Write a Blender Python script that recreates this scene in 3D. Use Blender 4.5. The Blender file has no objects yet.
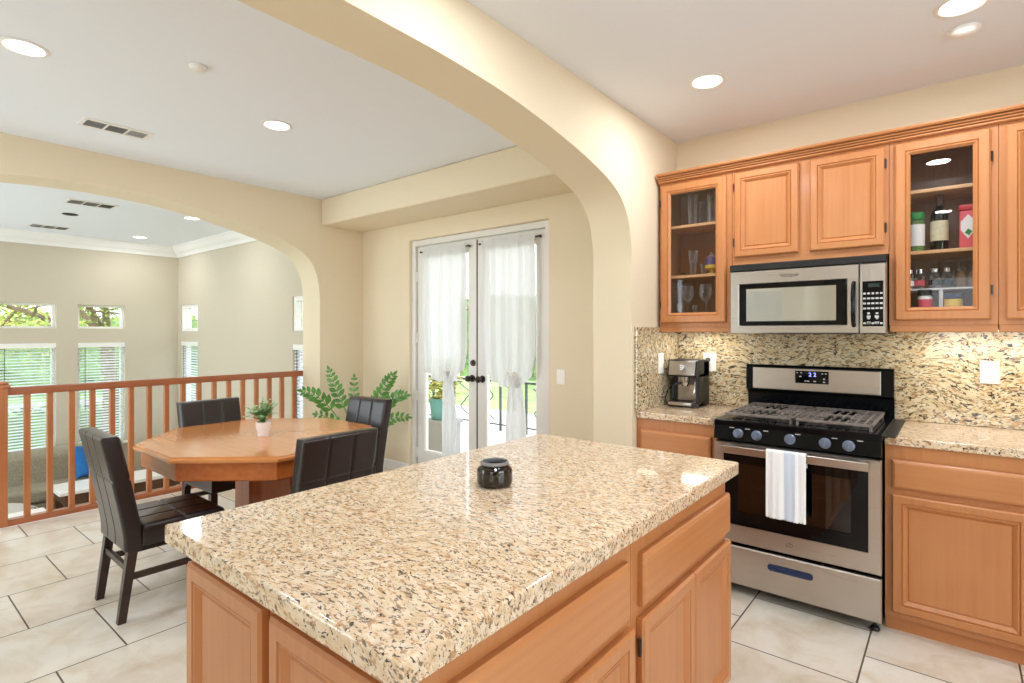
import bpy, bmesh, math, random
from mathutils import Vector, Matrix
random.seed(7)
PI = math.pi
S = bpy.context.scene
COL = S.collection
# ------------------------------------------------------------------ camera, world, exposure
CH = 1.40
cam = bpy.data.objects.new('camera', bpy.data.cameras.new('camera'))
COL.objects.link(cam)
cam.location = (0, 0, CH)
cam.rotation_euler = (PI/2, 0, math.atan(443/545))
cam.data.sensor_width = 36
cam.data.lens = 545/1024*36
cam.data.shift_y = -9/1024
cam.data.clip_start = 0.02
S.camera = cam
W = bpy.data.worlds.new('sky'); S.world = W
W.use_nodes = True
wb = W.node_tree.nodes['Background']
wb.inputs[0].default_value = (0.90, 0.95, 1.0, 1)
wb.inputs[1].default_value = 4.2
S.view_settings.view_transform = 'Standard'
S.view_settings.look = 'None'
S.view_settings.gamma = 1
S.view_settings.use_curve_mapping = False
S.view_settings.exposure = 0.0
S.cycles.max_bounces = 10
S.cycles.transparent_max_bounces = 16
S.cycles.diffuse_bounces = 6
S.cycles.caustics_reflective = False
S.cycles.caustics_refractive = False
S.cycles.sample_clamp_indirect = 6
S.cycles.use_denoising = True

def area(name, loc, rot, sx, sy, power, col=(1, 1, 1), shape='RECTANGLE', spread=PI):
    l = bpy.data.lights.new(name, 'AREA'); l.shape = shape; l.size = sx
    if shape in ('RECTANGLE', 'ELLIPSE'): l.size_y = sy
    l.energy = power; l.color = col; l.spread = spread
    o = bpy.data.objects.new(name, l); COL.objects.link(o); o.location = loc; o.rotation_euler = rot
    return o
# area lamps added at unseen windows to fill the rooms with daylight
area('daylight_fill_right', (2.75, 0.9, 1.55), (PI/2, 0, PI/2), 2.6, 1.7, 46, (0.76, 0.89, 1.0))
area('daylight_fill_dining', (-4.12, -2.25, 1.3), (PI/2, 0, 0), 1.2, 2.2, 42, (0.76, 0.89, 1.0))
area('daylight_fill_living', (-7.4, -2.25, 0.9), (PI/2, 0, 0), 3.2, 2.8, 85, (0.80, 0.91, 1.0))

# ------------------------------------------------------------------ materials
def lin(c):
    return tuple(((x/255)/12.92 if x/255 <= 0.04045 else ((x/255+0.055)/1.055)**2.4) for x in c) + (1,)
def newmat(name):
    m = bpy.data.materials.new(name); m.use_nodes = True
    nt = m.node_tree; b = nt.nodes['Principled BSDF']
    return m, nt, b
def setp(b, **k):
    for n, v in k.items():
        n = n.replace('_', ' ')
        if n in b.inputs: b.inputs[n].default_value = v
def plain(name, rgb, rough=0.5, metal=0.0, noise=0.0, nscale=20, bump=0.0, bscale=60, spec=None, coat=0.0):
    m, nt, b = newmat(name)
    b.inputs['Base Color'].default_value = lin(rgb)
    setp(b, Roughness=rough, Metallic=metal)
    if spec is not None: setp(b, Specular_IOR_Level=spec)
    if coat: setp(b, Coat_Weight=coat, Coat_Roughness=0.08)
    tc = nt.nodes.new('ShaderNodeTexCoord')
    if noise:
        n = nt.nodes.new('ShaderNodeTexNoise'); n.inputs['Scale'].default_value = nscale; n.inputs['Detail'].default_value = 4
        nt.links.new(tc.outputs['Object'], n.inputs['Vector'])
        r = nt.nodes.new('ShaderNodeValToRGB')
        c = lin(rgb)
        r.color_ramp.elements[0].color = tuple(min(1, x*(1-noise)) for x in c[:3]) + (1,)
        r.color_ramp.elements[1].color = tuple(min(1, x*(1+noise)) for x in c[:3]) + (1,)
        r.color_ramp.elements[0].position = .3; r.color_ramp.elements[1].position = .7
        nt.links.new(n.outputs['Fac'], r.inputs[0]); nt.links.new(r.outputs[0], b.inputs['Base Color'])
    if bump:
        n2 = nt.nodes.new('ShaderNodeTexNoise'); n2.inputs['Scale'].default_value = bscale; n2.inputs['Detail'].default_value = 3
        nt.links.new(tc.outputs['Object'], n2.inputs['Vector'])
        bp = nt.nodes.new('ShaderNodeBump'); bp.inputs['Strength'].default_value = bump; bp.inputs['Distance'].default_value = .002
        nt.links.new(n2.outputs['Fac'], bp.inputs['Height']); nt.links.new(bp.outputs[0], b.inputs['Normal'])
    return m
def wood(name, light, dark, axis='z', rough=0.35, fine=60, coat=0.15):
    m, nt, b = newmat(name)
    tc = nt.nodes.new('ShaderNodeTexCoord'); mp = nt.nodes.new('ShaderNodeMapping')
    s = {'x': (1.6, fine, fine), 'y': (fine, 1.6, fine), 'z': (fine, fine, 1.6)}[axis]
    mp.inputs['Scale'].default_value = s
    nt.links.new(tc.outputs['Object'], mp.inputs[0])
    n = nt.nodes.new('ShaderNodeTexNoise'); n.inputs['Scale'].default_value = 1; n.inputs['Detail'].default_value = 4; n.inputs['Distortion'].default_value = .15
    nt.links.new(mp.outputs[0], n.inputs['Vector'])
    n2 = nt.nodes.new('ShaderNodeTexNoise'); n2.inputs['Scale'].default_value = 3.2; n2.inputs['Detail'].default_value = 2
    nt.links.new(tc.outputs['Object'], n2.inputs['Vector'])
    mx = nt.nodes.new('ShaderNodeMath'); mx.operation = 'MULTIPLY_ADD'; mx.inputs[1].default_value = .45; 
    nt.links.new(n2.outputs['Fac'], mx.inputs[0])
    m2 = nt.nodes.new('ShaderNodeMath'); m2.operation = 'MULTIPLY'; m2.inputs[1].default_value = .55
    nt.links.new(n.outputs['Fac'], m2.inputs[0]); nt.links.new(m2.outputs[0], mx.inputs[2])
    r = nt.nodes.new('ShaderNodeValToRGB')
    r.color_ramp.elements[0].color = lin(dark); r.color_ramp.elements[1].color = lin(light)
    r.color_ramp.elements[0].position = .27; r.color_ramp.elements[1].position = .70
    nt.links.new(mx.outputs[0], r.inputs[0]); nt.links.new(r.outputs[0], b.inputs['Base Color'])
    setp(b, Roughness=rough, Coat_Weight=coat, Coat_Roughness=.15)
    return m
def granite(name, rot, stretch=(.85, 1.7, 1.35), warp=.18, dk=0.0, fs=1.0, tint=(1, 1, 1, 1)):
    m, nt, b = newmat(name)
    N = nt.nodes.new; L = nt.links.new
    tc = N('ShaderNodeTexCoord'); mp = N('ShaderNodeMapping')
    mp.inputs['Rotation'].default_value = rot; mp.inputs['Scale'].default_value = stretch
    wn = N('ShaderNodeTexNoise'); wn.inputs['Scale'].default_value = 2.2; wn.inputs['Detail'].default_value = 1
    L(tc.outputs['Object'], wn.inputs['Vector'])
    wv = N('ShaderNodeVectorMath'); wv.operation = 'MULTIPLY_ADD'; wv.inputs[1].default_value = (warp, warp, warp)
    L(wn.outputs['Color'], wv.inputs[0]); L(tc.outputs['Object'], wv.inputs[2]); L(wv.outputs[0], mp.inputs[0])
    def noise(sc, det, dist=0.0, rough=.6):
        n = N('ShaderNodeTexNoise'); n.inputs['Scale'].default_value = sc*fs; n.inputs['Detail'].default_value = det
        n.inputs['Distortion'].default_value = dist; n.inputs['Roughness'].default_value = rough
        L(mp.outputs[0], n.inputs['Vector']); return n
    def ramp(src, pts):
        r = N('ShaderNodeValToRGB'); e = r.color_ramp.elements
        while len(e) < len(pts): e.new(.5)
        for el, (p, c) in zip(e, pts): el.position = p; el.color = c
        L(src, r.inputs[0]); return r
    def mix(f, a, c):
        x = N('ShaderNodeMix'); x.data_type = 'RGBA'
        L(f, x.inputs['Factor']); L(a, x.inputs['A'])
        if isinstance(c, tuple): x.inputs['B'].default_value = c
        else: L(c, x.inputs['B'])
        return x.outputs['Result']
    Bk, Wt = (0, 0, 0, 1), (1, 1, 1, 1)
    base = ramp(noise(30, 4, .3).outputs['Fac'], [(.30, lin((206, 174, 136))), (.43, lin((218, 190, 157))), (.55, lin((228, 206, 179))), (.70, lin((236, 220, 200)))])
    g = ramp(noise(20, 3, .3).outputs['Fac'], [(.56, Bk), (.68, Wt)])
    c = mix(g.outputs[0], base.outputs[0], lin((208, 194, 172)))
    t = ramp(noise(46, 3, .4).outputs['Fac'], [(.565-dk, Bk), (.63-dk, Wt)])
    c = mix(t.outputs[0], c, lin((186, 144, 104)))
    d2 = ramp(noise(60, 3, .5).outputs['Fac'], [(.57-dk, Bk), (.62-dk, Wt)])
    c = mix(d2.outputs[0], c, lin((134, 112, 92)))
    d = ramp(noise(70, 3, .6).outputs['Fac'], [(.595-dk, Bk), (.635-dk, Wt)])
    c = mix(d.outputs[0], c, lin((56, 48, 46)))
    tm = N('ShaderNodeMix'); tm.data_type = 'RGBA'; tm.blend_type = 'MULTIPLY'; tm.inputs['Factor'].default_value = 1; tm.inputs['B'].default_value = tint
    L(c, tm.inputs['A']); L(tm.outputs['Result'], b.inputs['Base Color'])
    setp(b, Roughness=.08, Specular_IOR_Level=.7)
    return m
def tile_mat():
    m, nt, b = newmat('floor_tile')
    N = nt.nodes.new; L = nt.links.new
    geo = N('ShaderNodeNewGeometry'); sp = N('ShaderNodeSeparateXYZ'); cb = N('ShaderNodeCombineXYZ')
    L(geo.outputs['Position'], sp.inputs[0])
    a = N('ShaderNodeMath'); a.operation = 'ADD'; a.inputs[1].default_value = -2.547 + .497*40
    c = N('ShaderNodeMath'); c.operation = 'ADD'; c.inputs[1].default_value = .305 + .515*40
    L(sp.outputs['Y'], a.inputs[0]); L(sp.outputs['X'], c.inputs[0])
    L(a.outputs[0], cb.inputs[0]); L(c.outputs[0], cb.inputs[1])
    br = N('ShaderNodeTexBrick')
    br.inputs['Scale'].default_value = 1; br.inputs['Brick Width'].default_value = .497; br.inputs['Row Height'].default_value = .515
    br.inputs['Mortar Size'].default_value = .0038; br.inputs['Mortar Smooth'].default_value = .2; br.offset = .5; br.offset_frequency = 2
    br.inputs['Color1'].default_value = lin((228, 223, 214)); br.inputs['Color2'].default_value = lin((221, 211, 197))
    br.inputs['Mortar'].default_value = lin((92, 80, 66))
    L(cb.outputs[0], br.inputs['Vector'])
    n = N('ShaderNodeTexNoise'); n.inputs['Scale'].default_value = 4.5; n.inputs['Detail'].default_value = 7; n.inputs['Roughness'].default_value = .62
    n.inputs['Distortion'].default_value = .8
    L(geo.outputs['Position'], n.inputs['Vector'])
    r = N('ShaderNodeValToRGB'); r.color_ramp.elements[0].color = lin((232, 220, 202)); r.color_ramp.elements[1].color = (1, 1, 1, 1)
    r.color_ramp.elements[0].position = .34; r.color_ramp.elements[1].position = .58
    L(n.outputs['Fac'], r.inputs[0])
    mx = N('ShaderNodeMix'); mx.data_type = 'RGBA'; mx.blend_type = 'MULTIPLY'; mx.inputs['Factor'].default_value = .8
    L(br.outputs['Color'], mx.inputs['A']); L(r.outputs[0], mx.inputs['B']); L(mx.outputs['Result'], b.inputs['Base Color'])
    bp = N('ShaderNodeBump'); bp.inputs['Strength'].default_value = .5; bp.inputs['Distance'].default_value = .003; bp.invert = True
    L(br.outputs['Fac'], bp.inputs['Height']); L(bp.outputs[0], b.inputs['Normal'])
    setp(b, Roughness=.32)
    return m
def glassy(name, tint=(1, 1, 1, 1), ior=1.45, rough=0.0, boost=0.0):
    m = bpy.data.materials.new(name); m.use_nodes = True; nt = m.node_tree
    nt.nodes.clear()
    o = nt.nodes.new('ShaderNodeOutputMaterial'); t = nt.nodes.new('ShaderNodeBsdfTransparent'); t.inputs[0].default_value = tint
    g = nt.nodes.new('ShaderNodeBsdfGlossy'); g.inputs['Roughness'].default_value = rough
    f = nt.nodes.new('ShaderNodeLayerWeight'); f.inputs[0].default_value = .5
    pw = nt.nodes.new('ShaderNodeMath'); pw.operation = 'POWER'; pw.inputs[1].default_value = 5
    nt.links.new(f.outputs['Facing'], pw.inputs[0])
    r0 = ((ior-1)/(ior+1))**2 + boost
    a = nt.nodes.new('ShaderNodeMath'); a.operation = 'MULTIPLY_ADD'; a.inputs[1].default_value = 1-r0; a.inputs[2].default_value = r0; a.use_clamp = True
    mx = nt.nodes.new('ShaderNodeMixShader')
    nt.links.new(pw.outputs[0], a.inputs[0]); nt.links.new(a.outputs[0], mx.inputs[0])
    nt.links.new(t.outputs[0], mx.inputs[1]); nt.links.new(g.outputs[0], mx.inputs[2]); nt.links.new(mx.outputs[0], o.inputs[0])
    return m
def sheer(name, rgb, through=.28, trans=.4):
    m = bpy.data.materials.new(name); m.use_nodes = True; nt = m.node_tree; nt.nodes.clear()
    o = nt.nodes.new('ShaderNodeOutputMaterial'); d = nt.nodes.new('ShaderNodeBsdfDiffuse'); tl = nt.nodes.new('ShaderNodeBsdfTranslucent')
    tp = nt.nodes.new('ShaderNodeBsdfTransparent')
    d.inputs[0].default_value = lin(rgb); tl.inputs[0].default_value = lin(rgb)
    m1 = nt.nodes.new('ShaderNodeMixShader'); m1.inputs[0].default_value = trans
    m2 = nt.nodes.new('ShaderNodeMixShader'); m2.inputs[0].default_value = through
    nt.links.new(d.outputs[0], m1.inputs[1]); nt.links.new(tl.outputs[0], m1.inputs[2])
    nt.links.new(m1.outputs[0], m2.inputs[1]); nt.links.new(tp.outputs[0], m2.inputs[2]); nt.links.new(m2.outputs[0], o.inputs[0])
    return m
def glassware(name):
    m = bpy.data.materials.new(name); m.use_nodes = True; nt = m.node_tree; nt.nodes.clear()
    o = nt.nodes.new('ShaderNodeOutputMaterial'); t = nt.nodes.new('ShaderNodeBsdfTransparent'); g = nt.nodes.new('ShaderNodeBsdfGlossy'); d = nt.nodes.new('ShaderNodeBsdfDiffuse')
    t.inputs[0].default_value = (.95, .96, .97, 1); g.inputs['Roughness'].default_value = .04; d.inputs[0].default_value = (.9, .92, .95, 1)
    lw = nt.nodes.new('ShaderNodeLayerWeight'); lw.inputs[0].default_value = .4
    a = nt.nodes.new('ShaderNodeMixShader'); a.inputs[0].default_value = .35; nt.links.new(g.outputs[0], a.inputs[1]); nt.links.new(d.outputs[0], a.inputs[2])  # pale diffuse share put in for bright reflections on the glass
    b = nt.nodes.new('ShaderNodeMixShader'); nt.links.new(lw.outputs['Facing'], b.inputs[0]); nt.links.new(t.outputs[0], b.inputs[1]); nt.links.new(a.outputs[0], b.inputs[2]); nt.links.new(b.outputs[0], o.inputs[0])
    return m
def glow(name, rgb, strength):
    m, nt, b = newmat(name)
    b.inputs['Base Color'].default_value = lin(rgb); b.inputs['Emission Color'].default_value = lin(rgb); b.inputs['Emission Strength'].default_value = strength
    return m
def steel_mat(name, rgb, rough, axis):
    m, nt, b = newmat(name)
    tc = nt.nodes.new('ShaderNodeTexCoord'); mp = nt.nodes.new('ShaderNodeMapping')
    mp.inputs['Scale'].default_value = {'x': (2, 300, 300), 'z': (300, 300, 2)}[axis]
    nt.links.new(tc.outputs['Object'], mp.inputs[0])
    n = nt.nodes.new('ShaderNodeTexNoise'); n.inputs['Scale'].default_value = 1; n.inputs['Detail'].default_value = 2
    nt.links.new(mp.outputs[0], n.inputs['Vector'])
    mr = nt.nodes.new('ShaderNodeMapRange'); mr.inputs['To Min'].default_value = rough-.06; mr.inputs['To Max'].default_value = rough+.06
    nt.links.new(n.outputs['Fac'], mr.inputs['Value']); nt.links.new(mr.outputs[0], b.inputs['Roughness'])
    b.inputs['Base Color'].default_value = lin(rgb); setp(b, Metallic=1.0)
    return m
def stripes_mat(name):
    m, nt, b = newmat(name)
    tc = nt.nodes.new('ShaderNodeTexCoord'); sp = nt.nodes.new('ShaderNodeSeparateXYZ')
    nt.links.new(tc.outputs['Object'], sp.inputs[0])
    mr = nt.nodes.new('ShaderNodeMapRange'); mr.inputs['From Min'].default_value = -.09; mr.inputs['From Max'].default_value = .09
    nt.links.new(sp.outputs['X'], mr.inputs['Value'])
    r = nt.nodes.new('ShaderNodeValToRGB'); r.color_ramp.interpolation = 'CONSTANT'
    wh, bl, gy = lin((244, 244, 245)), lin((212, 221, 238)), lin((229, 229, 234))
    pts = [(0, wh), (.12, gy), (.20, wh), (.46, bl), (.74, wh), (.82, gy), (.88, wh)]
    e = r.color_ramp.elements
    while len(e) < len(pts): e.new(.5)
    for el, (p, c) in zip(e, pts): el.position = p; el.color = c
    nt.links.new(mr.outputs[0], r.inputs[0]); nt.links.new(r.outputs[0], b.inputs['Base Color']); setp(b, Roughness=.9)
    return m

M = {}
M['wall'] = plain('wall_paint', (228, 213, 186), .85, bump=.12, bscale=90)
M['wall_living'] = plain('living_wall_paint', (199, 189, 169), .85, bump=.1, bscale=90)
M['ceil'] = plain('ceiling_paint', (235, 240, 248), .9, bump=.1, bscale=80)
M['white'] = plain('white_paint', (238, 236, 232), .45)
M['trimwhite'] = plain('trim_white', (240, 238, 234), .5)
M['doorwhite'] = plain('door_white', (226, 222, 216), .45)
M['tile'] = tile_mat()
M['carpet'] = plain('carpet', (196, 182, 160), .95, noise=.15, nscale=120, bump=.4, bscale=300)
WL, WD = (195, 133, 83), (181, 114, 65)
for a in 'xyz': M['w'+a] = wood('maple_'+a, WL, WD, a)
M['winside'] = wood('maple_inside', (176, 128, 86), (150, 104, 66), 'z')
M['shelf'] = wood('shelf_edge', (232, 184, 132), (212, 158, 106), 'x')
M['rail'] = wood('railing_wood', (196, 122, 74), (164, 92, 50), 'z', .3)
M['raily'] = wood('railing_wood_y', (178, 106, 66), (146, 80, 48), 'y', .3)
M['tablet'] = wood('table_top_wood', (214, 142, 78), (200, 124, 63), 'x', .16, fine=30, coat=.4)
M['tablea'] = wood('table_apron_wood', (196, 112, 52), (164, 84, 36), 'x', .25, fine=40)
M['granite'] = granite('granite_top', (0, 0, .22), fs=1.2)
M['granite_wall'] = granite('granite_splash', (0, -.6, 0), (.8, 1.2, 1.7), .3, .02, .7, (.90, .97, .90, 1))
M['leather'] = plain('dark_leather', (37, 29, 31), .3, noise=.18, nscale=8, bump=.35, bscale=120, coat=.15)
M['chairleg'] = plain('chair_leg_wood', (54, 38, 32), .35, noise=.15, nscale=25)
M['steel'] = steel_mat('brushed_steel', (190, 183, 176), .3, 'x')
M['steelz'] = steel_mat('brushed_steel_v', (190, 183, 176), .3, 'z')
M['black'] = plain('black_enamel', (8, 10, 14), .12, spec=.22)
M['blackglass'] = plain('black_glass', (8, 9, 12), .04, spec=.3)
M['blackmat'] = plain('black_plastic', (24, 24, 25), .4)
M['darkgrate'] = plain('grate_iron', (132, 122, 116), .42, metal=.35, noise=.2, nscale=30)
M['iron'] = plain('wrought_iron', (62, 66, 70), .5)
M['knobblue'] = plain('knob_grey', (120, 130, 152), .28, metal=.75)
M['chrome'] = plain('chrome', (214, 214, 218), .12, metal=1)
M['bronze'] = plain('dark_bronze', (58, 48, 42), .35, metal=.6)
M['ovenglass'] = glassy('oven_glass', (.55, .54, .56, 1), 1.5, .01, .03)
M['microglass'] = plain('microwave_window', (206, 212, 212), .05, metal=.85)
M['pane'] = glassy('window_glass', (.97, .99, .98, 1), 1.3)
M['cabglass'] = glassy('cabinet_glass', (.92, .92, .92, 1), 1.33)
M['clear'] = glassware('clear_glassware')
M['curtain'] = sheer('curtain_linen', (226, 225, 225), .05, .19)
M['lampon'] = glow('lamp_lens', (255, 250, 240), 9)
M['puck'] = glow('under_cabinet_lens', (255, 244, 220), 12)
M['digit'] = glow('blue_digits', (120, 130, 255), 4)
M['dim'] = plain('printed_grey', (196, 196, 196), .6)
M['ventdark'] = plain('vent_inside', (52, 50, 48), .8)
M['blind'] = plain('blind_slat', (222, 228, 236), .5)
M['sofa'] = plain('sofa_fabric', (150, 142, 122), .9, noise=.15, nscale=40, bump=.3, bscale=200)
M['blue'] = plain('blue_cushion', (24, 98, 164), .8, noise=.12, nscale=30)
M['stone'] = plain('white_table_top', (232, 230, 228), .3)
M['darkwood'] = wood('dark_table_wood', (96, 62, 40), (60, 36, 24), 'y', .35)
M['leaf'] = plain('leaf_dark_green', (84, 136, 54), .35, noise=.3, nscale=14)
M['leaf2'] = plain('leaf_sage', (158, 194, 136), .5, noise=.3, nscale=40)
M['stem'] = plain('stem_green', (86, 130, 58), .5)
M['soil'] = plain('soil', (60, 44, 34), .9)
M['potwhite'] = plain('white_ceramic', (246, 246, 248), .3)
M['potdark'] = plain('dark_ceramic_pot', (70, 62, 58), .4)
M['teal'] = plain('teal_planter', (96, 150, 152), .5)
M['treeleaf'] = plain('tree_leaf', (168, 182, 108), .6, noise=.35, nscale=1.2)
M['treeyellow'] = plain('yellow_leaf', (206, 196, 84), .6, noise=.3, nscale=2)
M['bark'] = plain('bark', (128, 106, 92), .9, noise=.25, nscale=8, bump=.6, bscale=12)
M['lawn'] = plain('lawn_grass', (140, 166, 100), .9, noise=.3, nscale=2)
M['paving'] = plain('pale_paving', (214, 210, 204), .8, noise=.06, nscale=4)
M['road'] = plain('street_asphalt', (150, 148, 150), .9)
M['hedge'] = plain('hedge_leaf', (120, 148, 90), .7, noise=.35, nscale=3)
M['towel'] = stripes_mat('towel_cloth')
M['jarglass'] = plain('smoky_glass', (32, 25, 20), .06, noise=.55, nscale=34, spec=.5, coat=.2)
M['jarrim'] = plain('jar_rim_glass', (128, 128, 130), .06, spec=.9, coat=.6)
M['wine'] = plain('wine_bottle_glass', (16, 16, 14), .06, spec=.7)
M['label_cream'] = plain('cream_label', (222, 214, 180), .7, noise=.12, nscale=60)
M['red'] = plain('red_lid', (196, 44, 52), .45)
M['green'] = plain('green_lid', (44, 140, 66), .45)
M['herb'] = plain('dried_herbs', (92, 122, 66), .9, noise=.4, nscale=80)
M['spice'] = plain('brown_spice', (128, 96, 66), .9, noise=.3, nscale=80)
M['pinklab'] = plain('pink_label', (226, 96, 108), .7)
M['whitelab'] = plain('white_label', (240, 238, 234), .7)
M['yellow'] = plain('yellow_label', (222, 184, 74), .7)
M['purple'] = plain('painted_glass', (92, 74, 120), .3, noise=.5, nscale=30)
M['plate'] = plain('switch_plate', (244, 242, 236), .4)
M['gapblack'] = plain('black_gap', (14, 13, 13), .8)

# ------------------------------------------------------------------ mesh helpers
ORG = {}
class MB:
    def __init__(s): s.bm = bmesh.new(); s.mi = 0; s.mats = []
    def mat(s, m):
        if m not in s.mats: s.mats.append(m)
        s.mi = s.mats.index(m); return s
    def f(s, vs):
        try:
            fc = s.bm.faces.new(vs); fc.material_index = s.mi; return fc
        except ValueError: return None
    def box(s, x0, x1, y0, y1, z0, z1, bev=0.0, seg=2, mtx=None):
        n0 = len(s.bm.faces)
        vs = [s.bm.verts.new(Vector((x, y, z))) for x in (x0, x1) for y in (y0, y1) for z in (z0, z1)]
        idx = [(0, 1, 3, 2), (4, 6, 7, 5), (0, 4, 5, 1), (2, 3, 7, 6), (0, 2, 6, 4), (1, 5, 7, 3)]
        fs = [s.f([vs[i] for i in q]) for q in idx]
        if mtx is not None:
            for v in vs: v.co = mtx @ v.co
        if bev > 0:
            es = list({e for f in fs for e in f.edges})
            r = bmesh.ops.bevel(s.bm, geom=es, offset=bev, segments=seg, profile=.5, affect='EDGES')
            for f in r['faces']: f.material_index = s.mi
        return s
    def ring(s, pts): return [s.bm.verts.new(Vector(p)) for p in pts]
    def bridge(s, a, b, close=True):
        n = len(a)
        for i in range(n if close else n-1):
            s.f([a[i], a[(i+1) % n], b[(i+1) % n], b[i]])
    def cyl(s, p0, p1, r0, r1=None, seg=16, cap=True):
        r1 = r0 if r1 is None else r1
        p0 = Vector(p0); p1 = Vector(p1); d = (p1-p0).normalized()
        u = d.orthogonal().normalized(); v = d.cross(u)
        R = [[p + (u*math.cos(2*PI*i/seg) + v*math.sin(2*PI*i/seg))*r for i in range(seg)] for p, r in ((p0, r0), (p1, r1))]
        a, b = s.ring(R[0]), s.ring(R[1]); s.bridge(a, b)
        if cap: s.f(a[::-1]); s.f(b)
        return s
    def tube(s, pts, r, seg=8, taper=None):
        pts = [Vector(p) for p in pts]; prev = None; u = None
        for i, p in enumerate(pts):
            d = (pts[min(i+1, len(pts)-1)] - pts[max(i-1, 0)]).normalized()
            if u is None: u = d.orthogonal().normalized()
            else:
                u = (u - d*u.dot(d)); u = u.normalized() if u.length > 1e-6 else d.orthogonal().normalized()
            v = d.cross(u); rr = r if taper is None else r + (taper-r)*i/(len(pts)-1)
            ringv = s.ring([p + (u*math.cos(2*PI*k/seg) + v*math.sin(2*PI*k/seg))*rr for k in range(seg)])
            if prev: s.bridge(prev, ringv)
            else: s.f(ringv[::-1])
            prev = ringv
        s.f(prev); return s
    def lathe(s, prof, c=(0, 0, 0), seg=24, sx=1, sy=1):
        prev = None
        for r, z in prof:
            if r < 1e-5: rv = [s.bm.verts.new(Vector((c[0], c[1], c[2]+z)))]
            else: rv = s.ring([(c[0]+sx*r*math.cos(2*PI*i/seg), c[1]+sy*r*math.sin(2*PI*i/seg), c[2]+z) for i in range(seg)])
            if prev:
                if len(prev) == 1 and len(rv) > 1:
                    for i in range(seg): s.f([prev[0], rv[(i+1) % seg], rv[i]])
                elif len(rv) == 1 and len(prev) > 1:
                    for i in range(seg): s.f([prev[i], prev[(i+1) % seg], rv[0]])
                elif len(rv) > 1: s.bridge(prev, rv)
            prev = rv
        return s
    def prism(s, poly, fn, d0, d1):
        a = s.ring([fn(u, v, d0) for u, v in poly]); b = s.ring([fn(u, v, d1) for u, v in poly])
        s.bridge(a, b); s.f(a[::-1]); s.f(b); return s
    def rings(s, fn, u0, u1, v0, v1, rg, cap=True, hole=False):
        """stack of rectangular rings (inset, depth) in a local face plane"""
        first = prev = None
        for ins, d in rg:
            r = s.ring([fn(u0+ins, v0+ins, d), fn(u1-ins, v0+ins, d), fn(u1-ins, v1-ins, d), fn(u0+ins, v1-ins, d)])
            if prev: s.bridge(prev, r)
            else: first = r
            prev = r
        if hole: s.bridge(prev, first)
        else:
            s.f(first[::-1])
            if cap: s.f(prev)
        return s
    def grid(s, fn, nu, nv):
        vs = [[s.bm.verts.new(Vector(fn(i/nu, j/nv))) for j in range(nv+1)] for i in range(nu+1)]
        for i in range(nu):
            for j in range(nv): s.f([vs[i][j], vs[i+1][j], vs[i+1][j+1], vs[i][j+1]])
        return s
    def leaf(s, p, d, n, L, w, fold=.15):
        p, d, n = Vector(p), Vector(d).normalized(), Vector(n)
        sd = d.cross(n)
        sd = sd.normalized() if sd.length > 1e-5 else d.orthogonal().normalized()
        n = sd.cross(d).normalized()
        a = s.bm.verts.new(p); t = s.bm.verts.new(p + d*L - n*L*.12)
        m1 = s.bm.verts.new(p + d*L*.5); l1 = s.bm.verts.new(p + d*L*.42 + sd*w + n*w*fold); r1 = s.bm.verts.new(p + d*L*.42 - sd*w + n*w*fold)
        l2 = s.bm.verts.new(p + d*L*.74 + sd*w*.72 + n*w*fold*.6); r2 = s.bm.verts.new(p + d*L*.74 - sd*w*.72 + n*w*fold*.6)
        s.f([a, m1, l1]); s.f([a, r1, m1]); s.f([m1, t, l2, l1]); s.f([m1, r1, r2, t]); return s
    def build(s, name, m=None, parent=None, smooth=True, ang=35, normals=True, origin=None):
        bm = s.bm
        if normals: bmesh.ops.recalc_face_normals(bm, faces=bm.faces[:])
        me = bpy.data.meshes.new(name); o = bpy.data.objects.new(name, me); COL.objects.link(o)
        if parent is not None:
            og = ORG.get(parent.name, Vector((0, 0, 0))); ORG[o.name] = og; o.parent = parent
        else:
            if origin is None:
                xs = [v.co for v in bm.verts]
                lo = Vector((min(c.x for c in xs), min(c.y for c in xs), min(c.z for c in xs)))
                hi = Vector((max(c.x for c in xs), max(c.y for c in xs), max(c.z for c in xs)))
                og = Vector(((lo.x+hi.x)/2, (lo.y+hi.y)/2, lo.z))
            else: og = Vector(origin)
            ORG[o.name] = og; o.location = og
        bmesh.ops.translate(bm, verts=bm.verts[:], vec=-og)
        bm.to_mesh(me); bm.free()
        for mm in (s.mats or [m]): me.materials.append(mm)
        if smooth:
            for p in me.polygons: p.use_smooth = True
            me.set_sharp_from_angle(angle=math.radians(ang))
            if normals and len(me.polygons) > 6:
                wn = o.modifiers.new('normals', 'WEIGHTED_NORMAL'); wn.keep_sharp = True; wn.weight = 100
        return o
def tag(o, label, cat, group=None, kind=None):
    if label: o['label'] = label
    if cat: o['category'] = cat
    if group: o['group'] = group
    if kind: o['kind'] = kind
    return o
def thing(name, loc, label, cat, group=None, rz=0):
    o = bpy.data.objects.new(name, None); COL.objects.link(o); o.empty_display_size = .1
    o.location = loc; o.rotation_euler = (0, 0, rz); ORG[o.name] = Vector(loc)
    return tag(o, label, cat, group)
def struct(mb, name, m, **k):
    o = mb.build(name, m, None, **k); o['kind'] = 'structure'; return o
def dup(root, loc, rz, label):
    def cp(o, par):
        c = o.copy(); COL.objects.link(c); c.parent = par
        for ch in o.children: cp(ch, c)
        return c
    r = cp(root, None); r.location = loc; r.rotation_euler = (0, 0, rz); r['label'] = label; return r
def bevelmod(o, w, seg=3, ang=40):
    b = o.modifiers.new('round', 'BEVEL'); b.width = w; b.segments = seg; b.limit_method = 'ANGLE'; b.angle_limit = math.radians(ang); b.harden_normals = True
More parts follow.
